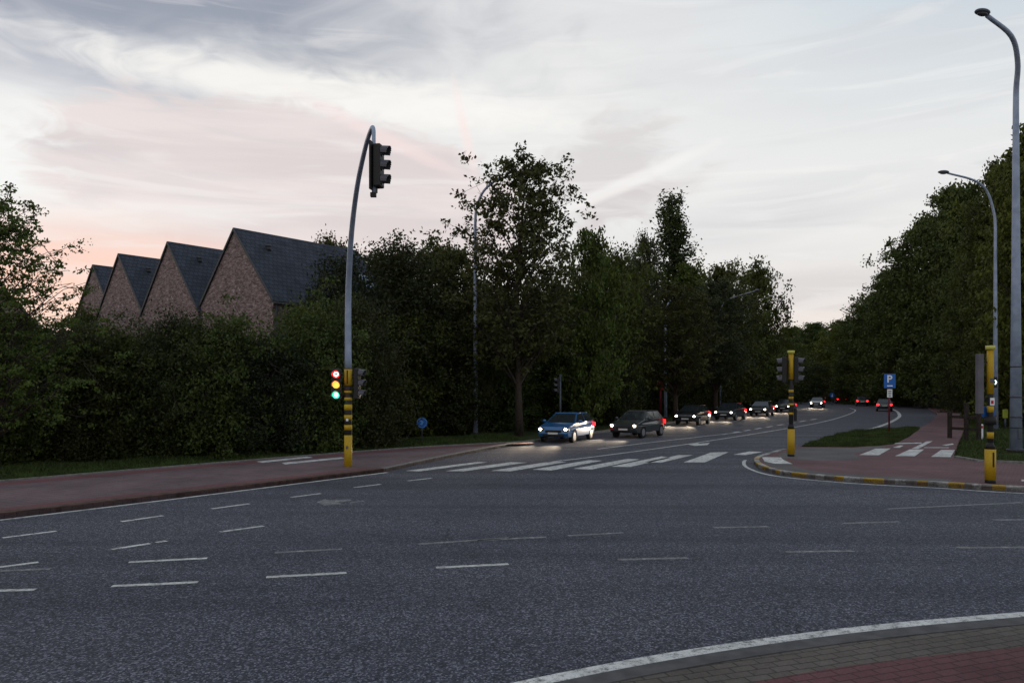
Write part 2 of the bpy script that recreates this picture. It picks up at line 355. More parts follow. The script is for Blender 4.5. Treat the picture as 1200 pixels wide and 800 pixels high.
def crom(pts, n=8):
    pts = [Vector(p) for p in pts]; P = [2*pts[0]-pts[1]] + pts + [2*pts[-1]-pts[-2]]; out = []
    for i in range(1, len(P)-2):
        for k in range(n):
            t = k / n; a, b, c, d = P[i-1:i+3]
            out.append(.5*((2*b)+(c-a)*t+(2*a-5*b+4*c-d)*t*t+(3*b-a-3*c+d)*t**3))
    return out + [pts[-1]]
def gpts(px, n=0):
    p = [G(*q) for q in px]; return crom(p, n) if n else p
def offs(pts, d):
    out = []
    for i, p in enumerate(pts):
        t = pts[min(i+1, len(pts)-1)] - pts[max(i-1, 0)]; t.z = 0; t.normalize(); out.append(p + Vector((-t.y, t.x, 0)) * d)
    return out
def sheet(name, pts, z, m, thick=0, kind='structure'):
    pts = [Vector((p.x, p.y, z)) for p in pts]; bm = bmesh.new(); vs = [bm.verts.new(p) for p in pts]
    for t in tessellate_polygon([pts]): bm.faces.new([vs[i] for i in t])
    bmesh.ops.recalc_face_normals(bm, faces=bm.faces[:])
    if bm.faces[0].normal.z < 0: bmesh.ops.reverse_faces(bm, faces=bm.faces[:])
    if thick:
        lo = [bm.verts.new(p - Vector((0, 0, thick))) for p in pts]
        for i in range(len(pts)):
            j = (i+1) % len(pts); bm.faces.new((vs[i], lo[i], lo[j], vs[j]))
    me = bpy.data.meshes.new(name); bm.to_mesh(me); bm.free(); me.materials.append(m)
    o = link(bpy.data.objects.new(name, me))
    if kind: o['kind'] = kind
    return o
def band(mb, pts, d0, d1, z, z0=None):
    a = offs(pts, d0); b = offs(pts, d1)
    for i in range(len(pts)-1):
        q = [Vector((p.x, p.y, z)) for p in (a[i], a[i+1], b[i+1], b[i])]
        if z0 is None: f = mb.bm.faces.new([mb.bm.verts.new(p) for p in q]); f.material_index = mb.mi
        else: mb.poly(q, (0, 0, z0 - z))
    return mb
def flat(mb, pts, z):
    f = mb.bm.faces.new([mb.bm.verts.new((p.x, p.y, z)) for p in pts]); f.material_index = mb.mi; return mb
def up(o):
    for p in o.data.polygons:
        if p.normal.z < 0: p.flip()
    return o

# ================================================================== the ground and the roads
sheet('ground', [Vector(p) for p in ((-900, -60, 0), (900, -60, 0), (900, 1800, 0), (-900, 1800, 0))], -.02, M['grass'])
far_edge = crom([G(*p) for p in ((-400, 656), (0, 608), (200, 584), (370, 563), (450, 553))], 5)
side_left = crom([G(*p) for p in ((450, 553), (540, 533.5), (610, 520.5), (700, 507.5), (790, 495.5), (850, 487), (900, 480), (928, 473), (915, 467), (862, 463))], 8)
side_right = crom([G(*p) for p in ((866, 461), (960, 465), (1040, 471), (1085, 478), (1097, 486), (1090, 495), (1076, 502.5))], 6)
isl = [G(*p) for p in ((1000, 507), (937, 523))]
kerb_r = crom([G(*p) for p in ((937, 523), (910, 531), (888, 538), (884, 543), (891, 549), (920, 557), (1000, 564.5), (1100, 570), (1200, 576), (1500, 588))], 8)
near = crom([G(*p) for p in ((1500, 702), (1200, 724), (1000, 743), (800, 772), (600, 812), (400, 862), (100, 950))], 6)
near_l = [Vector((-14, 3, 0)), Vector((-40, 3, 0))]
sheet('road', far_edge + side_left[1:] + side_right + isl + kerb_r[1:] + near + near_l, 0, M['asphalt'])

# --- left pavement
lp_top = crom([G(*p) for p in ((-400, 602), (0, 568), (200, 550.5), (400, 533.5), (500, 526), (612, 519.8))], 5)
lp_bot = far_edge + side_left[1:17]
sheet('left_pavement', lp_top + lp_bot[::-1], .10, M['left_pav'], .12)
mb = MB(); band(mb, offs(lp_top, -.3), 0, -.75, .104); up(mb.done('cycle_strip', M['red_strip'], recalc=False))['kind'] = 'structure'
mb = MB(); band(mb, offs(far_edge, .02), .35, .85, .104); up(mb.done('pavement_edge_strip', M['red_strip'], recalc=False))['kind'] = 'structure'
mb = MB(); band(mb, lp_top, .12, -.0, .13, -.05); mb.done('light_trail_edging', M['kerb'])['kind'] = 'structure'  # likely kerb, put in as a pale strip to mimic the light trail here
mb = MB(); band(mb, far_edge, .0, .30, .125, -.02); mb.done('far_kerb', M['dkerb'])['kind'] = 'structure'
mb = MB(); band(mb, side_left[:40], .0, .16, .125, -.02); mb.done('side_kerb', M['kerb'])['kind'] = 'structure'
mb = MB()
for a in (((300, 544), (360, 538), (367, 539.2), (307, 545.6)), ((330, 545.6), (400, 538.8), (404, 540.4), (334, 547.6))): flat(mb, gpts(a), .109)
up(mb.done('pavement_marking', M['white'], recalc=False))['kind'] = 'structure'

# --- right plaza and cycle path
plaza = kerb_r[2:] + [G(1500, 556), G(1200, 545.5), G(1145, 543), G(1117, 538), G(1124, 518), G(1131, 502), G(1137, 490), G(1133, 484), G(1115, 479.5), G(1087, 478.2)] + \
        [G(1098.5, 486), G(1092, 495), G(1078, 503), G(1066, 513.5), G(1046, 523), G(1000, 526.5), G(940, 526)]
sheet('plaza_paving', plaza, .10, M['red_pav'], .12)
sheet('plaza_grey_paving', gpts(((937, 527.5), (1000, 527.6), (1046, 524), (1000, 534), (1010, 541), (960, 543), (915, 540), (912, 535))), .104, M['grey_pav'])
sheet('plaza_edge_paving', offs(kerb_r, .32)[18:58] + offs(kerb_r, 1.1)[18:58][::-1], .104, M['grey_pav'])
mb = MB()
seg = kerb_r[6:]
acc = 0; k = 0; i = 0
cuts = [0]
while i < len(seg) - 1:
    j = i + (2 if i < 26 else 1)
    j = min(j, len(seg) - 1)
    mb.mi = (0, 2, 0, 1, 2, 2, 1, 1)[k % 8] if i >= 8 else (0, 2)[k % 2]
    band(mb, seg[i:j+1], .0, .17, .135, -.02); i = j; k += 1
mb.done('painted_kerb', [M['kerb'], M['yellow'], M['kwhite']])['kind'] = 'structure'
mb = MB(); band(mb, [G(*p) for p in ((1117, 539), (1145, 544), (1200, 546.5), (1500, 557))], .0, .16, .17, -.02); mb.done('verge_kerb', M['kerb'])['kind'] = 'structure'

# --- near pavement
mb = MB(); band(mb, near, .035, .27, .032, -.02); mb.done('near_kerb', M['nkerb'])['kind'] = 'structure'
np_ = offs(near, .26)
sheet('near_pavement', np_ + [Vector((-14, -25, 0)), Vector((45, -25, 0))], .022, M['near_grey'], .05)
rd = crom([G(*p) for p in ((1500, 735), (1200, 760), (1080, 772), (960, 788), (850, 810), (700, 850))], 5)
sheet('near_red_paving', rd + [Vector((0, 2, 0)), Vector((0, -10, 0)), Vector((20, -10, 0))], .026, M['near_red'])
mb = MB(); band(mb, near, -.025, .035, .003); up(mb.done('gutter_joint', M['grout'], recalc=False))['kind'] = 'structure'

# --- verges
island = crom([G(*p) for p in ((940, 524.4), (970, 515), (1002, 507.6), (1040, 504.6), (1077, 502.8), (1063, 514), (1044, 523), (1000, 526))], 5)
sheet('grass_island', island, .11, M['grass'], .13)
inner = [G(*p) for p in ((925, 473.5), (905, 478), (850, 485.5), (700, 506), (612, 519), (500, 525), (400, 532.5), (200, 549.5), (0, 567), (-400, 600), (-400, 530), (200, 520), (600, 500), (800, 480), (900, 468))]
# ------------------------------------------------------------------ painted lines
ml = MB(); Zm = .004
def line(px, w, n=6, z=Zm, sub=ml):
    band(sub, gpts(px, n), -w/2, w/2, z)
def dash(a, b, w=.12): line((a, b), w, 0)
band(ml, far_edge, -.22, -.07, Zm)
band(ml, near, -.21, -.03, Zm)
line(((1000, 507.2), (1032, 499), (1050, 491), (1054, 485.5), (1046, 479.5), (1024, 475)), .30)
line(((640, 541.5), (700, 534.5), (800, 521), (900, 505.5), (960, 495), (990, 487), (1002.5, 481), (996, 478)), .14)
line(((700, 526), (760, 518.5), (830, 510.5), (870, 506)), .13)
band(ml, kerb_r[18:], -.42, -.30, Zm)
line(((868, 462.8), (900, 464), (940, 467), (975, 471)), .2)
for i in range(9):      # small block line between the lanes
    x0 = 846 + i*13; y0 = 509 - i*2.15
    dash((x0, y0), (x0+7, y0-1.2), .22)
for a in (((142, 611), (191, 604)), ((248, 596), (292, 590)), ((341, 582.5), (376, 578)), ((415, 571), (446, 567.2)), ((478, 563.2), (506, 560)),
          ((3, 630), (66, 622)), ((131, 643.5), (176, 636.5)), ((183, 635.5), (195, 633.5)), ((258, 623), (309, 616)),
          ((-60, 672), (45, 658.5)),
          ((131, 686.5), (232, 682)), ((312, 676), (406, 671)), ((511, 665), (596, 660.7)), ((-60, 694), (42, 690.5)), ((151, 658.5), (243, 653.7))): dash(*a)
far_edge2 = None
mp = MB()
for a in (((322, 647.5), (401, 643)), ((490, 637.5), (596, 630)), ((724, 655.5), (806, 653.5)), ((921, 646.5), (1000, 645.3)), ((1122, 641.5), (1210, 641)), ((666, 627.5), (730, 624)),
          ((836, 618), (901, 616.8)), ((988, 613), (1054, 611)), ((1164, 609), (1215, 608.5)), ((-40, 671), (60, 666)), ((560, 633), (640, 629)), ((1040, 596), (1200, 588.5))): 
    band(mp, gpts(a), -.06, .06, Zm)
# turning arrow in the left lane
for a in (((371, 588), (381, 584.5), (386, 586), (410, 584.8), (412, 586.4), (396, 588.5), (402, 590.5), (380, 592)),
          ((410, 588.2), (426, 586.2), (427, 587.2), (411, 589.2))): flat(mp, gpts(a), Zm)
up(mp.done('faded_lane_dashes', M['pale'], recalc=False))['kind'] = 'structure'
# zebra over the side road
for a in (((475, 551.5), (560, 541), (571, 541.5), (492, 552)), ((522, 551.7), (598, 541.3), (618, 541.7), (543, 552)), ((575, 551.5), (645, 540.5), (664, 541), (598, 552)),
          ((624, 550), (690, 539), (706, 539.5), (646, 551)), ((672, 549), (735, 537.5), (750, 538), (693, 550)), ((716, 546.5), (775, 534.5), (786, 536), (738, 547)),
          ((755, 541.5), (795, 533), (812, 533), (775, 541.8)), ((801, 541.5), (833, 530), (854, 529.5), (826, 541.5)), ((859, 532.5), (878, 528.8), (894, 529.2), (874, 533))): flat(ml, gpts(a), Zm)
# lane arrow
for a in (((806, 520.4), (816, 518.2), (820, 519.6), (832, 518.6), (829, 521.2), (814, 522.2)),): flat(ml, gpts(a), Zm)
up(ml.done('road_markings', M['white'], recalc=False))['kind'] = 'structure'
mz = MB()
for a in (((1007, 536), (1026, 528.3), (1044, 528), (1030, 536.3)), ((1049, 537.3), (1066, 529.3), (1083, 529.2), (1072, 537.6)), ((1091, 538.3), (1103, 529.8), (1119, 530), (1114, 538.6)),
          ((1068, 528.5), (1086, 519.5), (1093, 519.2), (1076, 528.6)), ((1046, 527), (1054, 524.5), (1059, 524.5), (1054, 527.3)), ((1049, 521.5), (1080, 520.8), (1080, 522), (1048, 522.6)), ((1104, 524), (1116, 522), (1118, 523.2), (1109, 524.8)),
          ((1083, 526.6), (1112, 526.8), (1112, 527.6), (1083, 527.4))): flat(mz, gpts(a), .109)
flat(mz, gpts(((893, 538.6), (915, 539), (918, 542), (929, 547), (908, 546.6), (896, 544))), .109)
flat(mz, gpts(((1197, 566), (1230, 567.5), (1230, 569.5), (1197, 568))), .109)
up(mz.done('cycle_crossing_marking', M['white'], recalc=False))['kind'] = 'structure'

# ================================================================== vegetation
def leaf_mesh(name, pts, size, rng, m, droop=0.0, aspect=.6):
    n = len(pts); a = rng.normal(size=(n, 3)); a /= np.linalg.norm(a, axis=1)[:, None]
    a[:, 2] -= droop; a /= np.linalg.norm(a, axis=1)[:, None]
    b = rng.normal(size=(n, 3)); b -= (b * a).sum(1)[:, None] * a; b /= np.linalg.norm(b, axis=1)[:, None]
    s = size * rng.uniform(.6, 1.35, n)[:, None]; nrm = np.cross(a, b) * .12
    v = np.stack([pts - a*s*.5, pts + b*s*.5*aspect + nrm*s, pts + a*s*.5, pts - b*s*.5*aspect + nrm*s], 1).reshape(-1, 3)
    me = bpy.data.meshes.new(name); me.vertices.add(4*n); me.vertices.foreach_set('co', v.astype(np.float32).ravel())
    me.loops.add(4*n); me.loops.foreach_set('vertex_index', np.arange(4*n, dtype=np.int32))
    me.polygons.add(n); me.polygons.foreach_set('loop_start', np.arange(0, 4*n, 4, dtype=np.int32)); me.polygons.foreach_set('loop_total', np.full(n, 4, dtype=np.int32))
    me.update(); me.validate(); me.materials.append(m); return me

def tree_proto(seed, H, Rr, zb, shape, nbr, ncl, nlv, leaf, clr, m, rise=.6, inner=.3, droop=0.0, trunk_r=None, flat_=.7, lean=(0, 0), kfork=0, bias=None):
    rng = np.random.default_rng(seed); tb = MB(); tr = trunk_r or H * .016
    tp = [Vector((math.sin(z*.35+seed)*.02*H*(z/H) + lean[0]*z/H, math.cos(z*.3+seed)*.02*H*(z/H) + lean[1]*z/H, z)) for z in np.linspace(0, H*.93, 9)]
    tb.tube(tp, [tr*(1.25 if i == 0 else 1)*(1-.9*i/8) for i in range(9)], 9)
    def tat(z):
        q = max(0, min(7.999, z/(H*.93)*8)); i = int(q); return tp[i].lerp(tp[i+1], q-i), tr*(1-.9*q/8)
    cl = []
    for k in range(nbr):
        t = (k + rng.uniform(0, 1)) / nbr; az = k*2.39996 + rng.uniform(-.5, .5)
        z = zb + (H-zb)*t; rr = Rr*shape(t)*rng.uniform(.70, 1.02)
        if bias: rr *= bias(az)
        c, r0 = tat(z); tip = Vector((c.x + rr*math.cos(az), c.y + rr*math.sin(az), z + rng.normal()*.25))
        z0 = max(zb*.55, z - rr*rise - rng.uniform(0, .8)); p0, r0 = tat(z0)
        midp = p0.lerp(tip, .5) + Vector((rng.normal()*.15, rng.normal()*.15, rr*.10))
        pts = [p0, p0.lerp(midp, .5) + Vector((0, 0, .05)), midp, midp.lerp(tip, .5) + Vector((0, 0, .06*rr)), tip]
        rb = min(r0*.55, .02 + rr*.012 + .1*(1-t)*tr/.3*.5)
        tb.tube(pts, [rb, rb*.8, rb*.55, rb*.32, .008], 5, False)
        for j in range(ncl):
            f = inner + (1-inner)*((j + rng.uniform(0, 1))/ncl)
            base = p0.lerp(midp, f*2) if f < .5 else midp.lerp(tip, f*2-1)
            sc = rr*.26*(.5 + f*.5)
            c2 = base + Vector((rng.normal()*sc, rng.normal()*sc, rng.normal()*sc*.7 + .1))
            cl.append((c2, base))
            if j % 2 == 0: tb.tube([base, c2], [.018, .006], 3, False)
    C = np.array([list(c[0]) for c in cl])
    n = len(C)*nlv; idx = rng.integers(0, len(C), n)
    off = np.clip(rng.normal(size=(n, 3)), -1.7, 1.7) * np.array([clr, clr, clr*flat_]) * rng.uniform(.4, 1.2, (n, 1))
    cls = rng.uniform(.55, 1.3, len(C))[idx][:, None]
    pts = C[idx] + off*cls
    pts = pts[pts[:, 2] > .05]
    cm = leaf_mesh('crown', pts, leaf, rng, m, droop)
    bmesh.ops.recalc_face_normals(tb.bm, faces=tb.bm.faces[:]); tm = bpy.data.meshes.new('trunk'); tb.bm.to_mesh(tm); tb.bm.free(); tm.materials.append(M['bark'])
    return tm, cm, H, Rr
def ell(lo=.35, p=.5):
    return lambda t: (lo + (1-lo)*math.sin(math.pi*min(1, max(0, .12+.83*t)))**p) * (1 if t < .8 else max(.25, 1-(t-.8)*3.2))
PR = dict(
    tall=tree_proto(11, 17.5, 3.5, 5.5, lambda t: (.78 + .36*math.sin(math.pi*t)) * (1 if t < .88 else max(.45, 1-(t-.88)*4.5)), 72, 10, 28, .25, .34, M['leaf2'], rise=.9, inner=.3, trunk_r=.26),
    broad=tree_proto(5, 12, 4.6, 1.6, ell(.5), 70, 10, 30, .29, .46, M['leaf'], rise=.6, inner=.25),
    broad2=tree_proto(8, 12, 4.0, 1.2, ell(.45, .7), 66, 10, 32, .26, .42, M['leaf2'], rise=.9, inner=.25, flat_=.9),
    broad3=tree_proto(19, 12, 4.4, 1.8, ell(.4, .6), 64, 9, 28, .30, .42, M['leaf3'], rise=.7, inner=.3),
    poplar=tree_proto(23, 19, 2.5, 3, lambda t: (.85 if t < .4 else .85 - (t-.4)*.85) , 64, 7, 34, .25, .34, M['leaf'], rise=2.2, inner=.25, flat_=1.2),
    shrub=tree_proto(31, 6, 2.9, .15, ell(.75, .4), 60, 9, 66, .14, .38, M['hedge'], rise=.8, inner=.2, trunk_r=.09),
    shrub2=tree_proto(37, 6, 2.7, .1, ell(.8, .4), 56, 9, 60, .155, .36, M['leaf'], rise=1.0, inner=.2, trunk_r=.08),
    willow=tree_proto(41, 12, 3.6, 1.5, ell(.6, .5), 72, 10, 38, .22, .40, M['hedge'], rise=1.1, inner=.25, flat_=1.7, droop=.7),
    loose=tree_proto(47, 9.4, 3.6, 2.2, lambda t: (1.0 - .15*t) if t < .6 else max(.2, .91 - (t-.6)*1.5), 88, 10, 30, .12, .18, M['leaf3'], rise=.55, inner=.2, flat_=.45, trunk_r=.11),
    plane=tree_proto(53, 24, 6.6, 1.6, ell(.55, .45), 110, 11, 46, .42, .62, M['leaf3'], rise=.6, inner=.3, trunk_r=.4),
    plane2=tree_proto(59, 24, 7.2, 1.8, ell(.5, .55), 100, 11, 48, .42, .66, M['leaf'], rise=.5, inner=.3, trunk_r=.4),
)
def plant(kind, px, Y, top, label, rpx=None, rot=0, group=None, cat='tree', name='tree', X=None):
    tm, cm, H, Rr = PR[kind]; X = X_at(px, Y) if X is None else X
    h = Z_at(top + {'willow': 22, 'tall': 11, 'poplar': 10, 'broad': 14, 'broad2': 20, 'broad3': 13}.get(kind, 0), Y); sz = h/H; sx = sz if rpx is None else (rpx*Y/F_PX)/Rr
    o = empty(name, (X, Y, -.02), rot, label=label, cat=cat, group=group)
    o.scale = (sx, sx, sz)
    link(bpy.data.objects.new('trunk', tm), o); link(bpy.data.objects.new('crown', cm), o); return o
g1, g2, g3, g4 = 'trees and tall bushes of the roadside belt', 'dense shrubs of the hedge along the pavement', 'big trees beyond the cycle path', 'far trees where the road bends away'
plant('loose', -4, 25, 228, 'loose small-leaved tree reaching open branches over the left end of the hedge', 112, .6)
plant('willow', 404, 42, 282, 'bushy tree covering the right end of the nearest house roof', 56, 1.1, g1)
plant('broad2', 388, 62, 262, 'feathery treetop rising just behind the nearest slate roof', 45, 2.1, g1)
plant('willow', 470, 47, 268, 'dense dull green tree right of the bent signal mast', 72, 3.0, g1)
plant('broad2', 533, 50, 272, 'leafy tree touching the left side of the tall open tree', 60, .3, g1)
plant('tall', 608, 44.2, 174, 'tallest open-crowned tree with forked limbs showing against the sky', 65, 2.0, g1)
plant('broad', 560, 55, 326, 'bushy tree behind the middle street lamp pole', 50, 4.0, g1)
plant('broad3', 690, 50, 262, 'rounded leafy tree just right of the tallest open-crowned tree', 46, 1.0, g1)
plant('broad', 655, 56, 322, 'dark tree filling the gap behind the tallest open-crowned tree', 52, 5.1, g1)
plant('poplar', 788, 80, 222, 'narrow poplar with a pointed top above the tree belt', 40, 0, g1)
plant('broad2', 756, 76, 258, 'slim ragged treetop immediately left of the pointed poplar', 27, 1.7, g1)
plant('broad', 735, 79, 292, 'dark green tree below and left of the pointed poplar', 48, 2.7, g1)
plant('broad3', 805, 78, 300, 'bright-leaved tree at the foot of the pointed poplar', 44, .9, g1)
plant('broad2', 846, 88, 292, 'broad tree between the pointed poplar and the ragged end tree', 48, 3.7, g1)
plant('broad', 885, 98, 300, 'ragged tree with gappy branches ending the belt beside the open sky', 42, 1.9, g1)
plant('broad3', 850, 92, 335, 'lower leafy tree in front of the broad tree right of the poplar', 50, 4.9, g1)
plant('broad', 640, 54, 330, 'low dark tree crown under the tallest open-crowned tree', 56, .2, g1)
plant('broad2', 545, 56, 330, 'low dark tree crown behind the small round blue sign', 60, 5.6, g1)
plant('broad', 505, 58, 275, 'dark treetop in the dense stretch between the mast and the tallest tree', 62, 2.2, g1)
plant('willow', 440, 56, 276, 'fine-leaved treetop directly right of the bent mast', 60, .4, g1)
plant('broad', 712, 60, 285, 'dark treetop right of the tallest tree, behind the rounded leafy one', 56, 3.2, g1)
plant('broad3', 590, 60, 345, 'bright-leaved crown low behind the trunk of the tallest tree', 60, 2.9, g1)
plant('broad', 770, 78, 330, 'dark lower crown beneath the slim ragged treetop', 46, 4.4, g1, X=X_at(748, 74))
plant('tall', 792, 62, 322, 'open bright crown in front of the pointed poplar, hiding the lamp top', 44, 1.0, g1)
plant('tall', 838, 72, 318, 'open crown hiding the top of the thinnest street lamp', 40, 3.0, g1)
plant('broad', 92, 42, 352, 'dark rounded tree behind the hedge left of the farthest gable', 44, 3.0, g1)
# hedge rows
hl = [(-60, 27, 352, 'far left clump of the hedge under the loose tree'), (20, 28, 375, 'low dark clump below the loose tree at the left border'), (95, 29, 392, 'olive clump in the dip left of the farthest gable'),
      (150, 30, 388, 'clump below the second gable from the left'), (208, 30.5, 374, 'clump hiding the foot of the third gable'), (262, 31, 370, 'tall clump in front of the largest brick gable'),
      (312, 32, 400, 'clump below the house corner downpipe'), (372, 33.5, 362, 'clump immediately left of the bent signal mast'), (418, 35.5, 356, 'clump directly behind the lit traffic light'),
      (470, 45, 372, 'clump between the signal mast and the round blue sign'), (520, 46, 376, 'clump behind the round blue sign'), (578, 50.5, 392, 'clump at the foot of the middle street lamp')]
for i, (px, Y, top, lb) in enumerate(hl):
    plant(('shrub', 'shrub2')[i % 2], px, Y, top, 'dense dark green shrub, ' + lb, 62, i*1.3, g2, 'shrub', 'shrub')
for i, (px, Y, top, lb) in enumerate([(-20, 33, 385, 'second-row shrub at the far left behind the loose tree'), (60, 34, 392, 'second-row shrub just right of the loose tree trunk'), (120, 34, 398, 'second-row shrub under the farthest gable'), (180, 35, 392, 'second-row shrub under the second gable'),
        (240, 36, 386, 'second-row shrub under the third gable'), (300, 37, 402, 'second-row shrub under the largest gable'), (385, 39, 352, 'second-row shrub at the corner of the nearest house'), (450, 49, 350, 'second-row shrub right of the signal mast'), (505, 52, 350, 'second-row shrub left of the middle lamp pole')]):
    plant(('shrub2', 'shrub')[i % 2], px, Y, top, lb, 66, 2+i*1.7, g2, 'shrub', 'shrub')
for i, (px, Y, top, lb) in enumerate([(620, 54, 400, 'dark bush beneath the tallest tree, left of the queueing blue car'), (660, 55, 396, 'dark bush behind the roof of the blue car'), (712, 58, 400, 'dark bush behind the second waiting car'), (752, 76, 400, 'dark bush left of the red post'),
        (805, 84, 405, 'dark bush right of the red post'), (838, 96, 408, 'dark bush behind the thin lamp post of the verge'), (872, 118, 412, 'dark bush behind the red ringed sign'), (905, 135, 415, 'dark bush at the inside of the bend'), (930, 150, 420, 'farthest bush on the inside of the bend'), (690, 66, 390, 'tall dark bush deep behind the second waiting car'), (775, 74, 385, 'tall dark bush beneath the pointed poplar'), (600, 62, 380, 'tall dark bush deep beneath the tallest tree'), (860, 95, 385, 'tall dark bush under the ragged end tree')]):
    plant(('shrub', 'shrub2')[i % 2], px, Y, top, lb, 40, i*.9, 'undergrowth bushes along the side road', 'bush', 'bush')
# right side
plant('plane', 1222, 52, 150, 'huge leafy tree cut off by the right border behind the near lamp', 66, .4, g3)
plant('plane2', 1178, 70, 188, 'huge leafy tree between the two tall right lamps', 56, 2.4, g3)
plant('plane', 1128, 99, 218, 'large leafy tree whose crown meets the arm of the middle right lamp', 62, 4.0, g3)
plant('plane2', 1085, 108, 258, 'large leafy tree on the sloping treeline left of the middle right lamp', 56, 1.2, g3)
plant('plane', 1052, 118, 318, 'leafy tree above the blue parking sign', 44, 5.2, g3)
plant('plane2', 1022, 130, 350, 'leafy tree just left of the blue parking sign', 42, 3.1, g3)
plant('plane', 988, 150, 376, 'smaller leafy tree at the low point of the right treeline', 36, 2.2, g4)
plant('plane2', 955, 175, 380, 'small distant tree above the bend, right of the striped signal post', 34, .2, g4)
plant('plane', 925, 200, 384, 'small distant tree directly behind the striped signal post', 34, 1.3, g4)
plant('plane2', 895, 230, 392, 'distant tree seen low behind the ragged end tree', 34, 4.3, g4)
plant('plane', 1150, 88, 290, 'lower tree crown behind the grey signal back panel', 50, 3.3, g3)
plant('plane2', 1200, 60, 300, 'lower tree crown behind the foot of the near right lamp', 56, 5.0, g3)
for i, (px, Y, top, r, lb) in enumerate([(1190, 66, 400, 40, 'dark bush behind the near right lamp pole'), (1150, 82, 408, 40, 'dark bush behind the yellow and black post'), (1110, 104, 412, 36, 'dark bush behind the mesh fence'), (1075, 112, 412, 36, 'dark bush right of the blue parking sign'),
        (1040, 122, 412, 36, 'dark bush behind the blue parking sign'), (1005, 135, 414, 34, 'dark bush left of the blue parking sign'), (972, 165, 418, 30, 'dark bush behind the small arrow sign'), (1240, 55, 400, 50, 'dark bush at the right border'), (945, 190, 425, 26, 'farthest dark bush beyond the bend')]):
    plant(('shrub2', 'shrub')[i % 2], px, Y, top, lb, r, i*1.1, 'undergrowth bushes below the right-hand trees', 'bush', 'bush')

def grass_field(name, poly, n, z, h, seed, label):
    rng = np.random.default_rng(seed); P2 = np.array([[p.x, p.y] for p in poly]); lo, hi = P2.min(0), P2.max(0)
    q = rng.uniform(lo, hi, (n*4, 2)); ins = np.zeros(len(q), bool)
    for i in range(len(P2)):
        a, b = P2[i], P2[(i+1) % len(P2)]
        c = ((a[1] > q[:, 1]) != (b[1] > q[:, 1])); den = (b[1]-a[1]) or 1e-9
        ins ^= c & (q[:, 0] < (b[0]-a[0])*(q[:, 1]-a[1])/den + a[0])
    q = q[ins][:n]; n = len(q)
    hh = h*rng.uniform(.4, 1.3, n)*(0.7+.5*np.sin(q[:, 0]*1.3)*np.cos(q[:, 1]*1.1)); ang = rng.uniform(0, 6.28, n); w = .012 + .008*rng.uniform(0, 1, n)
    d = np.stack([np.cos(ang)*w, np.sin(ang)*w, 0*w], 1); base = np.stack([q[:, 0], q[:, 1], np.full(n, z)], 1)
    tip = base + np.stack([rng.normal(size=n)*hh*.4, rng.normal(size=n)*hh*.4, hh], 1)
    v = np.stack([base-d, base+d, tip], 1).reshape(-1, 3)
    me = bpy.data.meshes.new(name); me.vertices.add(3*n); me.vertices.foreach_set('co', v.astype(np.float32).ravel()); me.loops.add(3*n); me.loops.foreach_set('vertex_index', np.arange(3*n, dtype=np.int32))
    me.polygons.add(n); me.polygons.foreach_set('loop_start', np.arange(0, 3*n, 3, dtype=np.int32)); me.polygons.foreach_set('loop_total', np.full(n, 3, dtype=np.int32)); me.update(); me.validate()
    me.materials.append(M['blade']); return tag(link(bpy.data.objects.new(name, me)), label, 'grass', kind='stuff')
grass_field('island_grass', island, 26000, .11, .16, 1, 'rough grass covering the small traffic island in front of the parking sign')
grass_field('verge_grass', [G(*p) for p in ((1118, 538), (1145, 542.5), (1200, 545), (1300, 549), (1300, 500), (1200, 492), (1140, 490), (1131, 503), (1124, 520))], 42000, -.02, .20, 2, 'rough grass around the feet of the right-hand lamps')
grass_field('hedge_grass', [G(*p) for p in ((-300, 590), (0, 566), (200, 549), (400, 532), (500, 525), (612, 518.5), (600, 508), (400, 518), (200, 528), (0, 536), (-300, 545))], 60000, -.02, .20, 3, 'dark grass strip between the left pavement and the hedge')
grass_field('bend_grass', [G(*p) for p in ((925, 473.5), (905, 478), (850, 485.5), (700, 506), (690, 500), (800, 486), (900, 470))], 14000, -.02, .22, 4, 'grass verge on the inside of the bend')

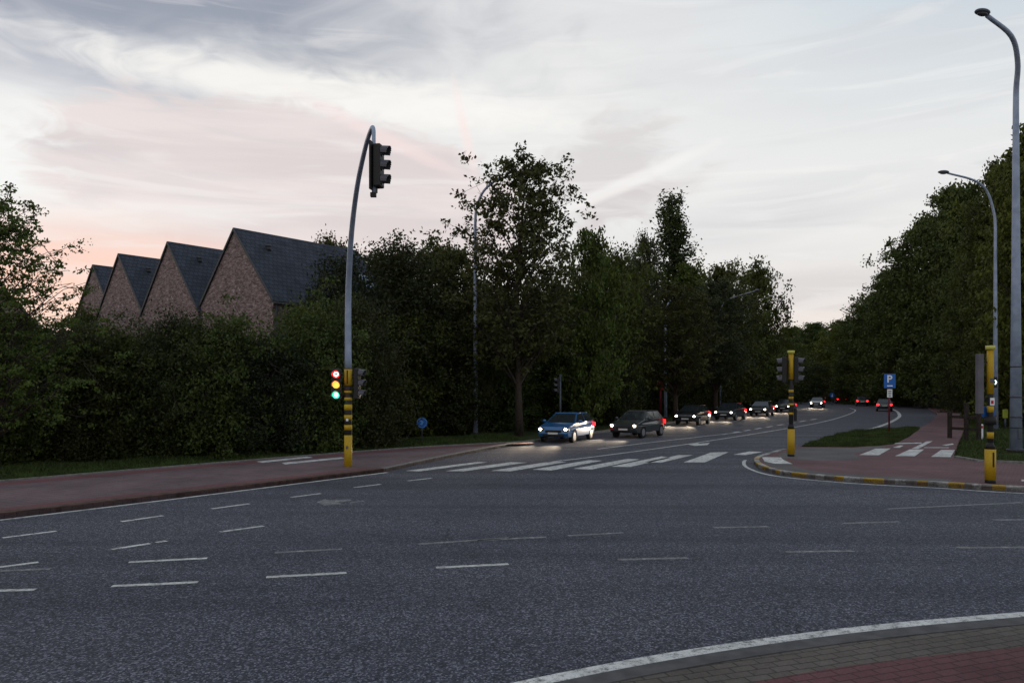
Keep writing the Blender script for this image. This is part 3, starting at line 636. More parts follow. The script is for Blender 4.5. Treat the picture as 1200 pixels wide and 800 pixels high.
# ================================================================== houses
def house(loc, ang, w, ln, eave, ridge, label, skylight=False, corner=True, group='row of brick houses with steep gables'):
    h = empty('gable_house', loc, ang, label=label, cat='house', group=group)
    b = MB(); b.box(-w/2, w/2, 0, ln, 0, eave); b.poly([(-w/2, .0, eave), (w/2, .0, eave), (0, .0, ridge)], (0, ln, 0)); b.done('wall', M['brick'], h)
    rf = MB(); ov = .12; sl = (ridge-eave)/(w/2)
    for s in (-1, 1):
        e = Vector((s*(w/2+ov), -.06, eave-ov*sl)); r = Vector((0, -.06, ridge)); n_ = Vector((s*sl, 0, 1)).normalized()*.11
        rf.poly([e+n_*.15, r+Vector((0, 0, .02)), r+Vector((0, 0, .16)), e+n_], (0, ln+.12, 0))
    ro = rf.done('roof', M['slate'], h)
    for yy in (1.6, 6.2):
        v = MB()
        c = Vector((w*.13, yy, ridge-w*.13*sl+.22)); v.tube([c-Vector((0, 0, .15)), c+Vector((.02, 0, .10))], [.17, .12], 8)
        v.ball(c+Vector((.02, 0, .12)), .17, .17, .09)
        v.done('roof_vent', M['gutter'], ro)
    g = MB(); gx = w/2+ov+.06; gz = eave-ov*sl-.02; g.tube([(gx, -.1, gz), (gx, ln+.1, gz)], .075, 8); g.done('gutter', M['gutter'], h)
    d = MB(); d.tube([(gx-.03, .12, gz), (gx-.03, .12, 0)], .045, 8); d.done('downpipe', M['gutter'], h)
    bb = MB()
    for s in (-1, 1): bb.poly([(s*(w/2+ov), -.07, eave-ov*sl-.02), (0, -.07, ridge-.02), (0, -.07, ridge+.15), (s*(w/2+ov), -.07, eave-ov*sl+.16)], (0, -.05, 0))
    bb.done('barge_board', M['gutter'], h)
    if skylight:
        yy = 7.6; x0, x1 = w*.22, w*.33
        q = lambda x, y, o: Vector((x, y, ridge-x*sl)) + Vector((sl, 0, 1)).normalized()*o
        s = MB(); s.poly([q(x0, yy, .14), q(x1, yy, .14), q(x1, yy+1.1, .14), q(x0, yy+1.1, .14)], Vector((sl, 0, 1)).normalized()*.06); so_ = s.done('skylight', M['wframe'], h)
        s = MB(); s.poly([q(x0+.06, yy+.08, .203), q(x1-.06, yy+.08, .203), q(x1-.06, yy+1.02, .203), q(x0+.06, yy+1.02, .203)], Vector((sl, 0, 1)).normalized()*.01); s.done('pane', M['sky_glass'], so_)
    wn = MB(); wn.box(-w*.2, w*.05, -.05, .02, 2.9, 4.6); wf = wn.done('window', M['wframe'], h)
    wn = MB(); wn.box(-w*.2+.08, w*.05-.08, -.07, -.052, 2.98, 4.52); wn.done('pane', M['sky_glass'], wf)
    return h
# ridge peak of the nearest at px (275,267), Y=45; the row recedes to the left
dirv = Vector((-.79, .61)); hang = math.atan2(-.61, .79)
ps = [(-16.25, 45.0, 12.1), (-22.05, 49.3, 12.1), (-27.4, 53.6, 12.1), (-31.7, 58.2, 12.1)]
lbs = ['nearest and largest brick house with long dark tiled roof and skylight', 'second brick gable house from the right in the row', 'third brick gable house from the right, narrow slice of roof', 'farthest gable house at the left end of the row']
rid = (267, 283, 297, 310)
for i, ((x, y, _), lb) in enumerate(zip(ps, lbs)):
    hh = Z_at(rid[i], y) - .15
    house((x, y, 0), -math.atan2(.61, .79), 7.5 if i == 0 else 6.9, 9.2 if i == 0 else 11.0, hh-4.35, hh, lb, skylight=(i == 0))
# dark gabled roof at the far left
h2 = empty('gable_house', (X_at(4, 44), 44, 0), R(30), label='dark house roof seen through the loose tree at the left border', cat='house')
zt = Z_at(338, 44); b = MB(); b.poly([(-4.2, 0, 0), (3.1, 0, 0), (3.1, 0, 4.6), (0, 0, zt-.2), (-4.2, 0, 3.2)], (0, 8, 0)); b.done('wall', M['brick'], h2)
b = MB()
for s, ex, ez in ((1, 3.5, 4.1), (-1, -4.6, 2.8)): b.poly([(0, -.2, zt-.1), (ex, -.2, ez), (ex, -.2, ez+.25), (0, -.2, zt+.06)], (0, 8.4, 0))
b.done('roof', M['slate'], h2)
h4 = empty('brick_house', (X_at(640, 74), 74, 0), R(-14), label='brick house glimpsed through gaps behind the tallest tree', cat='house')
b = MB(); b.box(-8, 8, 0, 9, 0, 9.2); b.done('wall', M['brick'], h4)
b = MB(); b.poly([(-8.4, -.4, 9.0), (-8.4, 9.4, 9.0), (-8.4, 4.5, 11.4)], (16.8, 0, 0)); b.done('roof', M['slate'], h4)
for k in (-5, -1, 3, 6):
    wn = MB(); wn.box(k-.6, k+.6, -.06, .02, 5.6, 7.2); wf = wn.done('window', M['wframe'], h4)
    wn = MB(); wn.box(k-.52, k+.52, -.08, -.062, 5.68, 7.12); wn.done('pane', M['sky_glass'], wf)

# ================================================================== street lamps
def lamp(px, base_y, pts, r0, r1, label, head=.55, hd=(-1, 0), rings=()):
    b = G(px, base_y); o = empty('street_lamp', b, 0, label=label, cat='street lamp', group='tall galvanised street lamps')
    P3 = [Vector((0, 0, 0)), Vector((0, 0, pts[0][2]*.5))] + crom([Vector(p) for p in pts], 5)
    top = P3[-1].z; ztot = len(P3)
    rad = []
    Ls = [0]
    for a, c in zip(P3, P3[1:]): Ls.append(Ls[-1] + (c-a).length)
    rad = [r0 + (r1-r0)*(l/Ls[-1])**.8 for l in Ls]
    m = MB(); m.tube(P3, rad, 16); m.done('pole', M['galv'], o)
    for z in rings: m = MB(); m.tube([(0, 0, z), (0, 0, z+.05)], r0*(1-.04*z)+.012, 16); m.done('band', M['gutter'], o)
    m = MB(); m.tube([(0, 0, 0), (0, 0, .12)], r0*1.5, 16); m.done('base_collar', M['gutter'], o)
    m = MB(); m.box(-.07, .07, -r0-.03, -r0+.02, .55, 1.0, .01); m.done('service_door', M['galvd'], o)
    e = P3[-1]; d = (P3[-1]-P3[-3]).normalized(); c = e + d*head*.45
    m = MB(); m.ball((0, 0, 0), head*.62, head*.34, head*.20, 18, 10)
    for v in m.bm.verts: v.co.z = v.co.z if v.co.z > 0 else v.co.z*.7
    hd_ = m.done('lamp_head', M['galvd'], o); hd_.location = c; hd_.rotation_euler = (0, 0, math.atan2(d.y, d.x))
    m = MB(); m.ball((0, 0, -head*.1), head*.42, head*.24, head*.13, 14, 8); l = m.done('lens', M['visor'], hd_)
    return o
lamp(1190.5, 529, [(0, 0, 14.6), (-.05, -.1, 15.5), (-.32, -.6, 16.4), (-.98, -1.2, 17.2), (-2.35, -1.8, 17.75)], .245, .085, 'nearest and tallest street lamp at the right border, curved arm', .62, rings=(1.0, 1.45, 2.3, 3.6))
lamp(1166.5, 503.5, [(0, 0, 13.2), (-.08, 0, 14.1), (-.6, -.1, 15.5), (-1.5, -.2, 16.2), (-3.3, -.3, 16.65)], .175, .06, 'street lamp with a long level arm, second from the right border', .6)
lamp(557, 508.5, [(0, 0, 12.6), (.08, 0, 13.4), (.5, -.2, 14.3), (1.3, -.4, 14.9), (2.5, -.6, 15.2)], .165, .06, 'street lamp standing in the hedge, its arm across the tallest tree', .55, rings=(2.3, 4.9))
lamp(780, 490, [(0, 0, 9.4), (.06, 0, 10.0), (.5, 0, 10.7), (1.2, 0, 11.0)], .16, .06, 'street lamp beside the red post, its top lost in leaves', .5)
lamp(844, 484.5, [(0, 0, 10.6), (.06, 0, 11.2), (.4, 0, 11.9), (1.0, -.4, 12.3), (1.9, -6, 12.4)], .10, .05, 'thinnest street lamp in the verge by the bend', .6)

# ================================================================== signals
def signal_head(parent, loc, face, sp=.33, lit=(), scale=1.0, board=False, lenses=True):
    """face = angle of the direction the lenses look in"""
    h = empty_part('signal_head', parent, loc, face)
    return h
def sighead(parent, loc, face, sp=.33, lit=(None, None, None), w=.15, label=None, visc='visor', dep=.14):
    o = MB(); H = sp*3; o.box(-dep, .02, -w, w, -H/2, H/2, .03)
    ob = o.done('signal_head', M['black'], parent); ob.location = loc; ob.rotation_euler = (0, 0, face)
    if label: ob['label'] = label
    for k in range(3):
        z = sp*(1-k); r = sp*.36
        v = MB(); seg = 10
        for i in range(seg):
            a0 = math.pi*(-.1 + 1.2*i/seg); a1 = math.pi*(-.1+1.2*(i+1)/seg)
            q = []
            for a, rr in ((a0, r*1.08), (a1, r*1.08), (a1, r*1.18), (a0, r*1.18)): q.append((rr*math.cos(a), rr*math.sin(a)))
            pr = [(.02, q[0][0], z+q[0][1]), (.02, q[1][0], z+q[1][1]), (.02, q[2][0], z+q[2][1]), (.02, q[3][0], z+q[3][1])]
            L_ = .16 + .06*math.sin(max(0, min(math.pi, (a0+a1)/2)))
            v.poly(pr, (L_, 0, -.02))
        v.done('visor', M[visc], ob)
        l = MB(); l.tube([(.018, 0, z), (.034, 0, z)], r, 20)
        if lit[k]:
            l.mi = 0
        lo = l.done('lens', M[lit[k]] if lit[k] else M['off_l'], ob)
        if lit[k] == 'red_l' or lit[k] == 'grn_l':
            c = MB()
            if lit[k] == 'red_l': 
                pts = [(.042, math.cos(t)*r*.5, z+math.sin(t)*r*.5) for t in np.linspace(0, 2*math.pi, 17)]
                c.tube(pts, .018, 6)
            else: c.ball((.038, 0, z), .012, r*.5, r*.5)
            c.done('lamp_filament', M['hot'], ob)
            pass
        if lit[k]:
            ld = bpy.data.lights.new('signal_glow', 'POINT'); ld.energy = 1.2; ld.shadow_soft_size = .05
            ld.color = {'red_l': (1, .05, .03), 'amb_l': (1, .5, .1), 'grn_l': (.1, 1, .6)}[lit[k]]
            lp = bpy.data.objects.new('signal_glow', ld); COL.objects.link(lp); lp.parent = ob; lp.location = (.22, 0, z)
    return ob
def rings(mb, r, spans, x=0, y=0):
    for z0, z1 in spans: mb.tube([(x, y, z0), (x, y, z1)], r, 16)
    return mb

# --- main bent mast
mo = empty('signal_mast', G(408, 550), 0, label='tall bent traffic signal mast with lit red, amber and green lights', cat='traffic light')
endv = Vector((-3.52+5.47, 19.5-25.6, 0))
pp = [endv*t + Vector((0, 0, z)) for t, z in ((0, 3.3), (0, 5.2), (.04, 6.4), (.17, 7.7), (.42, 8.75), (.72, 9.3), (.92, 9.42), (.99, 9.3), (1.0, 8.95), (1.0, 7.65))]
pc = crom(pp, 5); n = len(pc)
m = MB(); m.tube(pc, [.115 - .065*min(1, i/(n*.7)) for i in range(n)], 14); m.done('pole', M['galv'], mo)
for z0, z1 in ((.0, 1.15), (1.32, 1.49), (1.66, 1.82), (1.98, 2.17), (2.30, 2.40), (2.55, 2.62), (2.80, 3.34)):
    m = MB(); rings(m, .134, ((z0, z1),)); m.done('yellow_band', M['pyel'], mo)
m = MB(); m.tube([(0, 0, 0), (0, 0, 3.36)], .128, 16); m.tube([(0, 0, -.01), (0, 0, .07)], .16, 16); m.box(-.02, .02, -.145, -.13, 2.85, 3.3); m.done('black_sleeve', M['pblack'], mo)
for z in (3.15, 2.5): m = MB(); m.box(-.40, .42, -.03, .03, z-.025, z+.025); m.done('bracket', M['pblack'], mo)
h_ = sighead(mo, (-.37, -.12, 2.83), R(-90+4), .34, ('red_l', 'amb_l', 'grn_l'))
sighead(mo, (.36, 0, 2.86), R(-12), .34)
oh = sighead(mo, tuple(endv + Vector((.20, -.02, 8.33))), R(-12), .36, w=.16, dep=.18, label='overhead signal head seen from the side')
m = MB(); m.box(-.24, -.20, -.24, .24, -.62, .60); m.done('back_board', M['pblack'], oh)
m = MB(); c = endv + Vector((0, 0, 7.6)); m.box(c.x-.08, c.x+.06, c.y-.06, c.y+.06, c.z-.05, c.z+.06); m.done('mast_foot_cap', M['pblack'], mo)

def striped_post(px, by, top, label, spans, sleeve_r=.135, thin=.085, thick_top=1.05, cap=True):
    o = empty('striped_signal_post', G(px, by, .1), 0, label=label, cat='signal post')
    m = MB(); m.tube([(0, 0, 0), (0, 0, top)], thin, 16); m.tube([(0, 0, 0), (0, 0, .09)], sleeve_r*.96, 16); m.tube([(0, 0, thick_top), (0, 0, thick_top+.18)], [sleeve_r*.95, thin*1.02], 16); m.done('pole', M['pblack'], o)
    m = MB(); rings(m, sleeve_r, ((.085, thick_top),)); m.done('yellow_sleeve', M['pyel'], o)
    for sp_ in spans: m = MB(); rings(m, thin+.006, (sp_,)); m.done('yellow_band', M['pyel'], o)
    if cap: m = MB(); m.tube([(0, 0, top-.01), (0, 0, top+.10)], thin*1.55, 16); m.done('cap', M['pyell'], o)
    return o
# centre post
p = striped_post(927, 534.5, 3.95, 'yellow and black signal post on the tip of the plaza with dark signal heads', ((2.95, 3.95), (2.45, 2.55), (2.2, 2.28), (1.95, 2.03), (1.6, 1.68)), .135, .085)
for z in (3.65, 3.05): m = MB(); m.box(-.45, .5, -.03, .03, z-.025, z+.025); m.done('bracket', M['pblack'], p)
sighead(p, (-.29, .02, 3.3), R(150), .33)
sighead(p, (.36, 0, 3.3), R(-25), .33, ('dim_red', None, None)) if False else sighead(p, (.27, 0, 3.3), R(-25), .33)
m = MB(); m.box(.10, .20, -.10, .0, 1.35, 1.85, .02); m.done('push_button_box', M['pblack'], p)
# right post
p2 = striped_post(1160.5, 565.5, 3.68, 'nearest yellow and black post at the right with pale lime cap', ((2.45, 3.7), (1.94, 2.12), (1.60, 1.76), (1.22, 1.40)), .14, .078, .93)
m = MB(); m.box(-.36, -.20, -.05, .10, 1.9, 3.55, .015); m.done('signal_housing', M['signback'], p2)
for z in (3.3, 2.3): m = MB(); m.box(-.30, .0, .0, .04, z, z+.05); m.done('bracket', M['pblack'], p2)
m = MB(); m.disc((0, .11, 1.93), (0, 1, 0), .19, 24, .02); m.done('round_sign', M['blue'], p2)
m = MB(); m.tube([(0, -.0, 1.60), (0, 0, 1.82)], .15, 14); m.done('push_button_box', M['pblack'], p2)
m = MB(); m.box(-.06, .06, -.095, -.085, 2.14, 2.34); m.done('sticker', M['swhite'], p2)
m = MB(); m.box(-.04, .03, -.1, -.088, 2.18, 2.27); m.done('sticker', M['sred'], p2)
m = MB(); m.box(.06, .16, -.06, .06, 2.62, 2.92, .015); sb = m.done('arrow_signal', M['black'], p2)
m = MB(); m.poly([(.075, -.068, 2.83), (.10, -.068, 2.83), (.14, -.068, 2.77), (.10, -.068, 2.71), (.075, -.068, 2.71), (.11, -.068, 2.77)], (0, -.008, 0)); m.done('arrow_lens', mat('arrow_white', (.8, 1, .9), emit=(.7, 1, .9), es=2.5), sb)
m = MB(); m.box(-.05, .05, -.085, -.076, 2.75, 2.88); m.done('sticker', M['signback'], p2)
m = MB(); m.box(-.04, .035, -.143, -.133, 1.62, 1.70); m.done('sticker', M['swhite'], mo)
m = MB(); m.box(-.045, .03, -.143, -.133, .70, .80); m.done('sticker', M['signback'], mo)
m = MB(); m.box(-.02, .02, -.15, -.138, .45, .85); m.done('slot', M['pblack'], p2)

# two dark signals by the hedge
for px, by, hx, lb in ((656.5, 505.5, -.22, 'dark signal post behind the blue car, head on its left'), (673.5, 503, .5, 'dark signal post behind the blue car, head on its right')):
    o = empty('signal_post', G(px, by), 0, label=lb, cat='traffic light', group='unlit signal posts by the hedge')
    m = MB(); m.tube([(0, 0, 0), (0, 0, 3.6)], .07, 12); m.done('pole', M['galvd'], o)
    sighead(o, (hx, 0, 2.9), R(200 if hx < 0 else -20), .33)
    m = MB(); m.box(min(0, hx), max(0, hx), -.02, .02, 2.95, 3.0); m.done('bracket', M['pblack'], o)

# ================================================================== signs
def text_mesh(txt, size, m, parent, loc, rot, name):
    c = bpy.data.curves.new(name, 'FONT'); c.body = txt; c.size = size; c.extrude = .004; c.align_x = 'CENTER'; c.align_y = 'CENTER'; c.offset = size*.02
    t = bpy.data.objects.new(name, c); me = bpy.data.meshes.new_from_object(t); bpy.data.objects.remove(t); me.materials.append(m)
    o = link(bpy.data.objects.new(name, me), parent); o.location = loc; o.rotation_euler = rot; return o
o = empty('parking_sign', G(1042, 505.5, .1), R(-4), label='blue square parking sign with white P on a dark red post', cat='road sign')
m = MB(); m.tube([(0, 0, 0), (0, 0, 3.5)], .05, 12); m.done('post', M['postred'], o)
m = MB(); m.box(-.34, .34, -.09, -.06, 2.62, 3.48, .01); sn = m.done('sign_panel', M['blue'], o)
text_mesh('P', .62, M['swhite'], sn, (-.02, -.096, 3.15), (R(90), 0, 0), 'letter')
m = MB(); m.box(-.16, .16, -.104, -.095, 2.72, 2.79); m.done('white_bar', M['swhite'], sn)
m = MB(); m.box(-.15, .15, -.09, -.06, 2.06, 2.55, .01); sp_ = m.done('sub_plate', M['swhite'], o)
m = MB(); m.box(-.09, .09, -.1, -.092, 2.40, 2.46); m.box(-.09, .09, -.1, -.092, 2.27, 2.33); m.box(-.07, .05, -.1, -.092, 2.14, 2.20); m.done('plate_symbol', M['galvd'], sp_)

o = empty('round_arrow_sign', G(494.5, 518), R(6), label='small round blue arrow sign on a thin post before the hedge', cat='road sign')
m = MB(); m.tube([(0, 0, 0), (0, 0, 1.15)], .025, 8); m.done('post', M['galvd'], o)
m = MB(); m.disc((0, -.04, .98), (0, 1, 0), .27, 28, .02); d = m.done('sign_disc', M['blue'], o)
m = MB(); pts = [(math.cos(t)*.235, -.053, .98+math.sin(t)*.235) for t in np.linspace(0, 2*math.pi, 33)]; m.tube(pts, .008, 4); m.done('rim', mat('sign_rim', (.25, .4, .6)), d)
m = MB(); m.poly([(-.1, -.051, 1.06), (-.02, -.051, 1.12), (.12, -.051, .98), (-.02, -.051, .86), (-.1, -.051, .92), (0, -.051, .99)], (0, -.008, 0)); m.done('arrow', mat('sign_arrow', (.12, .3, .6)), d)

def round_sign(px, by, zc, r, mring, mface, label, name='round_sign_post', ph=None, arrow=False):
    o = empty(name, G(px, by), 0, label=label, cat='road sign')
    m = MB(); m.tube([(0, 0, 0), (0, 0, ph or zc+r)], .04, 8); m.done('post', M['galvd'], o)
    m = MB(); m.disc((0, -.06, zc), (0, 1, 0), r, 24, .03); d = m.done('sign_disc', M[mring], o)
    m = MB()
    if arrow: m.poly([(-.04, -.08, zc+r*.6), (.04, -.08, zc+r*.6), (.04, -.08, zc-.1), (.18, -.08, zc-.05), (0, -.08, zc-r*.75), (-.18, -.08, zc-.05), (-.04, -.08, zc-.1)], (0, -.006, 0))
    else: m.disc((0, -.08, zc), (0, 1, 0), r*.62, 20, .012)
    m.done('sign_face', M[mface], d); return o
round_sign(856, 474, 2.1, .42, 'sred', 'swhite', 'far red ringed round sign on the inside of the bend')
round_sign(975, 474.5, 1.6, .40, 'blue', 'swhite', 'far blue sign with white arrow at the bend', arrow=True)
o = round_sign(1016.5, 473, 4.4, .45, 'sred', 'swhite', 'far post with two red ringed round signs left of the parking sign')
m = MB(); m.disc((0, -.06, 3.3), (0, 1, 0), .45, 24, .03); d = m.done('sign_disc', M['sred'], o); m = MB(); m.disc((0, -.08, 3.3), (0, 1, 0), .28, 20, .012); m.done('sign_face', M['swhite'], d)
o = empty('red_post', G(774, 490.5), 0, label='dark red post with a red box head beside a street lamp', cat='post')
m = MB(); m.tube([(0, 0, 0), (0, 0, 3.9)], .07, 10); m.done('pole', M['postred'], o)
m = MB(); m.box(-.26, .26, -.12, .12, 2.6, 3.75, .04); m.done('box', M['sred'], o)
for px, by, h, r, lb in ((1122.5, 480, 3.3, .16, 'grey post with a small globe cap beyond the cycle path'), (1078, 478, 3.2, .11, 'thin grey post beyond the cycle path'), (991, 470, 4.4, .14, 'thin pale post in front of the far trees'), (968, 470, 4.0, .12, 'second thin post by the small arrow sign'), (1035, 474, 5.0, .12, 'thin post directly left of the parking sign')):
    o = empty('slim_post', G(px, by), 0, label=lb, cat='post', group='slim posts along the far edge')
    m = MB(); m.tube([(0, 0, 0), (0, 0, h)], r, 10); m.done('pole', M['galvd'] if px != 991 else M['signback'], o)
    if px == 1122.5: m = MB(); m.ball((0, 0, h+.2), .26, .26, .26); m.done('globe', M['visor'], o)
    else: m = MB(); m.tube([(0, 0, h), (0, 0, h+.08)], r*1.3, 10); m.done('cap', M['galvd'], o)

# reflector post, wooden posts, fence, yellow marker
o = empty('reflector_post', G(1150, 515), 0, label='white reflector post with red top in the grass', cat='marker post')
m = MB(); m.box(-.085, .085, -.05, .05, 0, .82, .03); m.done('post', M['swhite'], o)
m = MB(); m.box(-.05, .05, -.06, -.052, .60, .74); m.done('reflector', M['sred'], o)
o = empty('wooden_barrier', G(1136, 517), 0, label='dark weathered wooden barrier at the cycle path edge', cat='barrier')
for x, y, h in ((-.32, 1.2, 1.45), (.02, .3, 1.95), (.30, -.3, 1.45)):
    m = MB(); m.box(x-.09, x+.09, y-.08, y+.08, 0, h, .015); m.done('post', M['wood'], o)
for z in (.55, 1.15):
    m = MB(); m.poly([(-.32, 1.1, z), (.30, -.4, z), (.30, -.4, z+.14), (-.32, 1.1, z+.14)], (.05, .02, 0)); m.done('rail', M['wood'], o)
o = empty('yellow_marker', G(1178, 502), 0, label='small yellow-green marker post behind the lamp poles', cat='marker post')
m = MB(); m.tube([(0, 0, 0), (0, 0, .9)], .06, 10); m.done('post', M['galvd'], o)
m = MB(); m.box(-.17, .17, -.06, .06, .7, 1.3, .04); m.done('head', mat('lime', (.28, .33, .04), .6), o)
o = empty('mesh_fence', (0, 0, 0), 0, label='dark mesh fence below the right-hand trees', cat='fence')
fa, fb = Vector((X_at(1072, 108), 108, 0)), Vector((X_at(1260, 66), 66, 0)); nf = 16
for k in range(nf+1):
    q = fa.lerp(fb, k/nf); m = MB(); m.box(q.x-.05, q.x+.05, q.y-.05, q.y+.05, -.02, 2.3); m.done('post', M['fence'], o)
m = MB()
for k in range(260):
    q = fa.lerp(fb, k/259); m.tube([q+Vector((0, 0, .05)), q+Vector((0, 0, 2.2))], .012, 3, False)
for z in (.1, .7, 1.3, 1.9, 2.2): m.tube([fa+Vector((0, 0, z)), fb+Vector((0, 0, z))], .02, 4, False)
m.done('mesh_panel', M['fence'], o)

# ================================================================== cars
def make_car(paint, label, group, headlamps=True, suv=0.0):
    o = empty('car', (0, 0, 0), 0, label=label, cat='car', group=group)       # nose towards -Y
    hw = .87; up_ = suv
    prof = [(-2.02, .30), (-2.08, .48), (-2.05, .66), (-1.90, .80), (-1.05, .97+up_), (1.75, 1.02+up_), (2.02, .92+up_), (2.10, .62), (2.05, .32)]
    under = []
    for cy in (1.32, -1.32):
        for t in np.linspace(0, math.pi, 9): under.append((cy + .36*math.cos(t), .30 + .36*math.sin(t)))
    m = MB(); pl = prof + under
    hwf = lambda y, z: (hw - .10*max(0, (abs(y)-1.4)/.7)**1.6 - (.05 if z > .85 else 0))
    a = [m.bm.verts.new((hwf(y, z), y, z)) for y, z in pl]; b = [m.bm.verts.new((-hwf(y, z), y, z)) for y, z in pl]
    tris = tessellate_polygon([[Vector((y, z, 0)) for y, z in pl]])
    for t in tris: m.bm.faces.new([a[i] for i in t]); m.bm.faces.new([b[i] for i in t[::-1]])
    for i in range(len(pl)):
        j = (i+1) % len(pl); m.bm.faces.new((a[i], a[j], b[j], b[i]))
    body = m.done('body', paint, o)
    bv = body.modifiers.new('bevel', 'BEVEL'); bv.width = .05; bv.segments = 3; bv.limit_method = 'ANGLE'; bv.angle_limit = R(40)
    zb_ = .98 + up_; zr = 1.44 + up_*1.6
    lo = [(-.80, -1.02, zb_-.02), (.80, -1.02, zb_-.02), (.80, 1.80, zb_+.02), (-.80, 1.80, zb_+.02)]; hi = [(-.60, -.22, zr-.03), (.60, -.22, zr-.03), (.60, 1.38, zr-.03), (-.60, 1.38, zr-.03)]
    def pane(q, nm, inset=.06):
        q = [Vector(p) for p in q]; c = sum(q, Vector())/4; nrm = (q[1]-q[0]).cross(q[3]-q[0]).normalized()
        if nrm.dot(c-Vector((0, .4, .9))) < 0: nrm = -nrm
        q2 = [p + (c-p)*inset*1.4 + nrm*.006 for p in q]; mm = MB(); mm.poly(q2, nrm*.008); return mm.done(nm, M['glass'], o)
    m = MB(); va = [m.bm.verts.new(p) for p in lo]; vb = [m.bm.verts.new(p) for p in hi]
    for i in range(4): j = (i+1) % 4; m.bm.faces.new((va[i], va[j], vb[j], vb[i]))
    m.bm.faces.new(vb); m.done('cabin', paint, o)
    m = MB(); m.box(-.61, .61, -.22, 1.40, zr-.04, zr+.02, .025); m.done('roof', paint, o)
    pane((lo[0], lo[1], hi[1], hi[0]), 'windscreen'); pane((lo[2], lo[3], hi[3], hi[2]), 'rear_window')
    for s in (0, 1):
        A, B, C_, D = ((lo[1], lo[2], hi[2], hi[1]), (lo[0], lo[3], hi[3], hi[0]))[s]
        A, B, C_, D = map(Vector, (A, B, C_, D)); mid0 = A.lerp(B, .52); mid1 = D.lerp(C_, .5)
        pane((A, mid0, mid1, D), 'side_window', .07); pane((mid0, B, C_, mid1), 'side_window', .07)
    for s in (-1, 1):
        m = MB(); m.ball((s*.98, -.78, zb_+.06), .11, .06, .075, 10, 6); m.box(min(s*.80, s*.95), max(s*.80, s*.95), -.80, -.76, zb_+.0, zb_+.03); m.done('mirror', paint, o)
        m = MB(); m.box(s*.66-.17, s*.66+.17, -2.10, -1.93, .60, .76, .03); hl_ = m.done('headlight', M['visor'], o)
        m = MB(); m.ball((s*.66, -2.09, .68), .085, .035, .065, 12, 8); m.done('bulb', M['head'] if headlamps else M['visor'], hl_)
        m = MB(); m.box(s*.70-.13, s*.70+.13, 1.98, 2.11, .70, .90, .03); m.done('tail_light', M['tail'], o)
        if headlamps:
            ld = bpy.data.lights.new('headlight_beam', 'SPOT'); ld.energy = 900; ld.spot_size = R(38); ld.spot_blend = 1.0; ld.color = (1, .80, .58); ld.shadow_soft_size = .06
            lp = bpy.data.objects.new('headlight_beam', ld); COL.objects.link(lp); lp.parent = o; lp.location = (s*.66, -2.16, .68); lp.rotation_euler = (R(90-10), 0, R(180))
            lp.rotation_euler = Vector((0, 1, .15)).to_track_quat('Z', 'Y').to_euler()
    m = MB(); m.box(-.42, .42, -2.105, -2.0, .52, .64, .02); m.box(-.55, .55, -2.11, -2.0, .34, .44, .02); m.done('grille', M['pblack'], o)
    m = MB(); m.box(-.26, .26, -2.125, -2.108, .44, .53); m.done('licence_plate', M['plate'], o)
    m = MB(); m.box(-.26, .26, 2.108, 2.125, .62, .73); m.done('licence_plate', M['plate'], o)
    for x in (-1, 1):
        for y in (-1.32, 1.32):
            m = MB(); m.tube([(x*.66, y, .31), (x*.86, y, .31)], .31, 24); w_ = m.done('wheel', M['tyre'], o)
            m = MB(); m.tube([(x*.862, y, .31), (x*.874, y, .31)], .20, 16); m.done('rim', M['rim'], w_)
    return o
pb = mat('car_blue', (.012, .10, .26), .3, .2, coat=.8); pd = mat('car_dark', (.028, .034, .036), .3, .3, coat=.8); ps_ = mat('car_silver', (.22, .23, .24), .3, .6, coat=.8); pw = mat('car_black', (.012, .012, .014), .3, coat=.8)
def heading(a, b):   # rotation so the nose (-Y) points from a to b
    d = b - a; return math.atan2(d.y, d.x) + math.pi/2
c1 = make_car(pb, 'blue hatchback with headlights on, first in the left lane of the queue', 'cars queueing towards the junction')
c1.location = G(665, 516); c1.rotation_euler.z = heading(G(700, 511), G(640, 522)) + R(0)
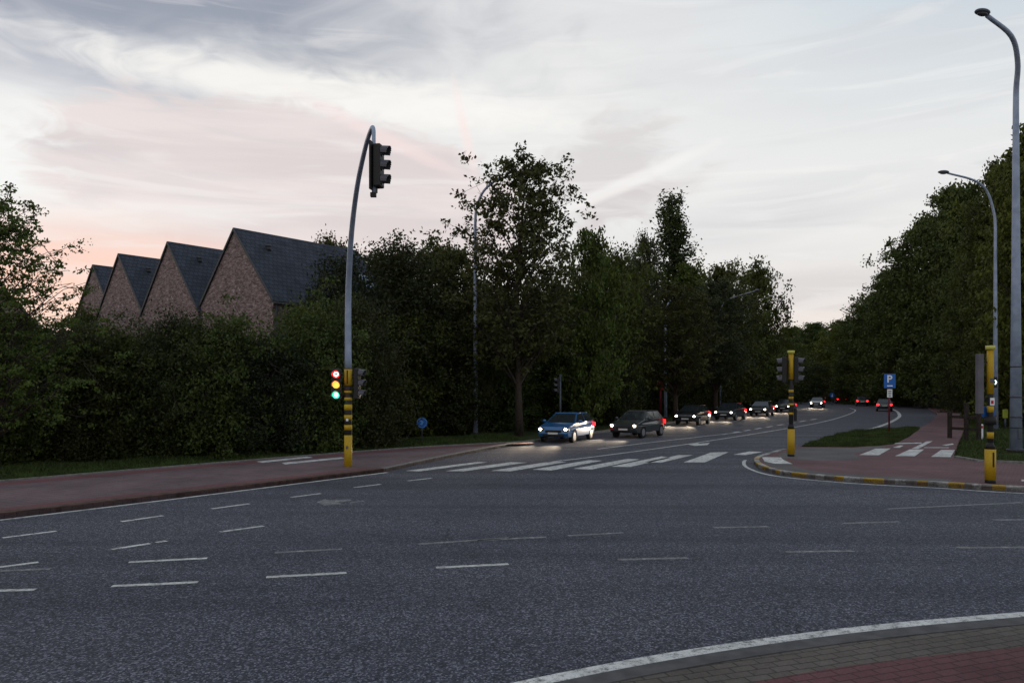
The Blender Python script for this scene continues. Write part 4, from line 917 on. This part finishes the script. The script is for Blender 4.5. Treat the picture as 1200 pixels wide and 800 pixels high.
def car_at(pos, rz, paint, label, group, src=c1):
    c = copy_tree(src); c.location = pos; c.rotation_euler.z = rz; c['label'] = label; c['group'] = group
    for nm in ('body', 'cabin', 'roof', 'mirror'): recolour(c, nm, paint)
    return c
q1 = 'cars queueing towards the junction'
car_at(G(748, 511), heading(G(790, 505.5), G(715, 515.5)), pd, 'dark car with headlights on, in the right lane just behind the blue hatchback', q1)
car_at(G(812, 497), heading(G(860, 490), G(780, 502)), pw, 'black car with headlights on, waiting farther back between lamp and striped post', q1)
car_at(G(856, 491.5), heading(G(890, 487.5), G(820, 496)), pd, 'dark car with headlights on, between the thin lamp post and the striped post', q1)
car_at(G(893, 487), heading(G(920, 483), G(870, 491)), pd, 'dark grey car approaching left of the striped signal post', q1)
car_at(G(921, 482.5), heading(G(940, 480), G(905, 485)), pw, 'black car with headlights on, seen directly behind the striped signal post', q1)
car_at(G(958, 477.5), heading(G(968, 474.5), G(945, 480)), pd, 'far dark car with headlights on, coming out of the bend', q1)
c6 = make_car(pw, 'black car with tail lights lit, driving off beside the parking sign', 'cars driving away round the bend', headlamps=False)
c6.location = G(1010, 475.5); c6.rotation_euler.z = heading(G(1020, 480), G(1012, 475.5))
c7 = car_at(G(985, 472.5), heading(G(990, 473.5), G(975, 471)), pd, 'dark car with tail lights lit at the right end of the far bend', 'cars driving away round the bend', c6)
c8 = car_at(G(948, 468.8), heading(G(960, 469.6), G(940, 468)), pd, 'grey car with tail lights lit, just right of the striped post', 'cars driving away round the bend', c6)
car_at(G(1036, 481.5), heading(G(1036, 484), G(1030, 478)), pd, 'dark car with tail lights lit, closest of those driving off, left of the parking sign', 'cars driving away round the bend', c6)
car_at(G(968, 470.4), heading(G(980, 471.5), G(955, 469.4)), pw, 'black car with tail lights lit behind the small arrow sign', 'cars driving away round the bend', c6)
car_at(G(920, 466.6), heading(G(935, 467.5), G(905, 465.8)), pw, 'tiny black car with tail lights lit left of the striped post', 'cars driving away round the bend', c6)
c9 = car_at(G(890, 464.6), heading(G(900, 465), G(880, 464.2)), pd, 'farthest car, tail lights seen left of the striped post', 'cars driving away round the bend', c6)
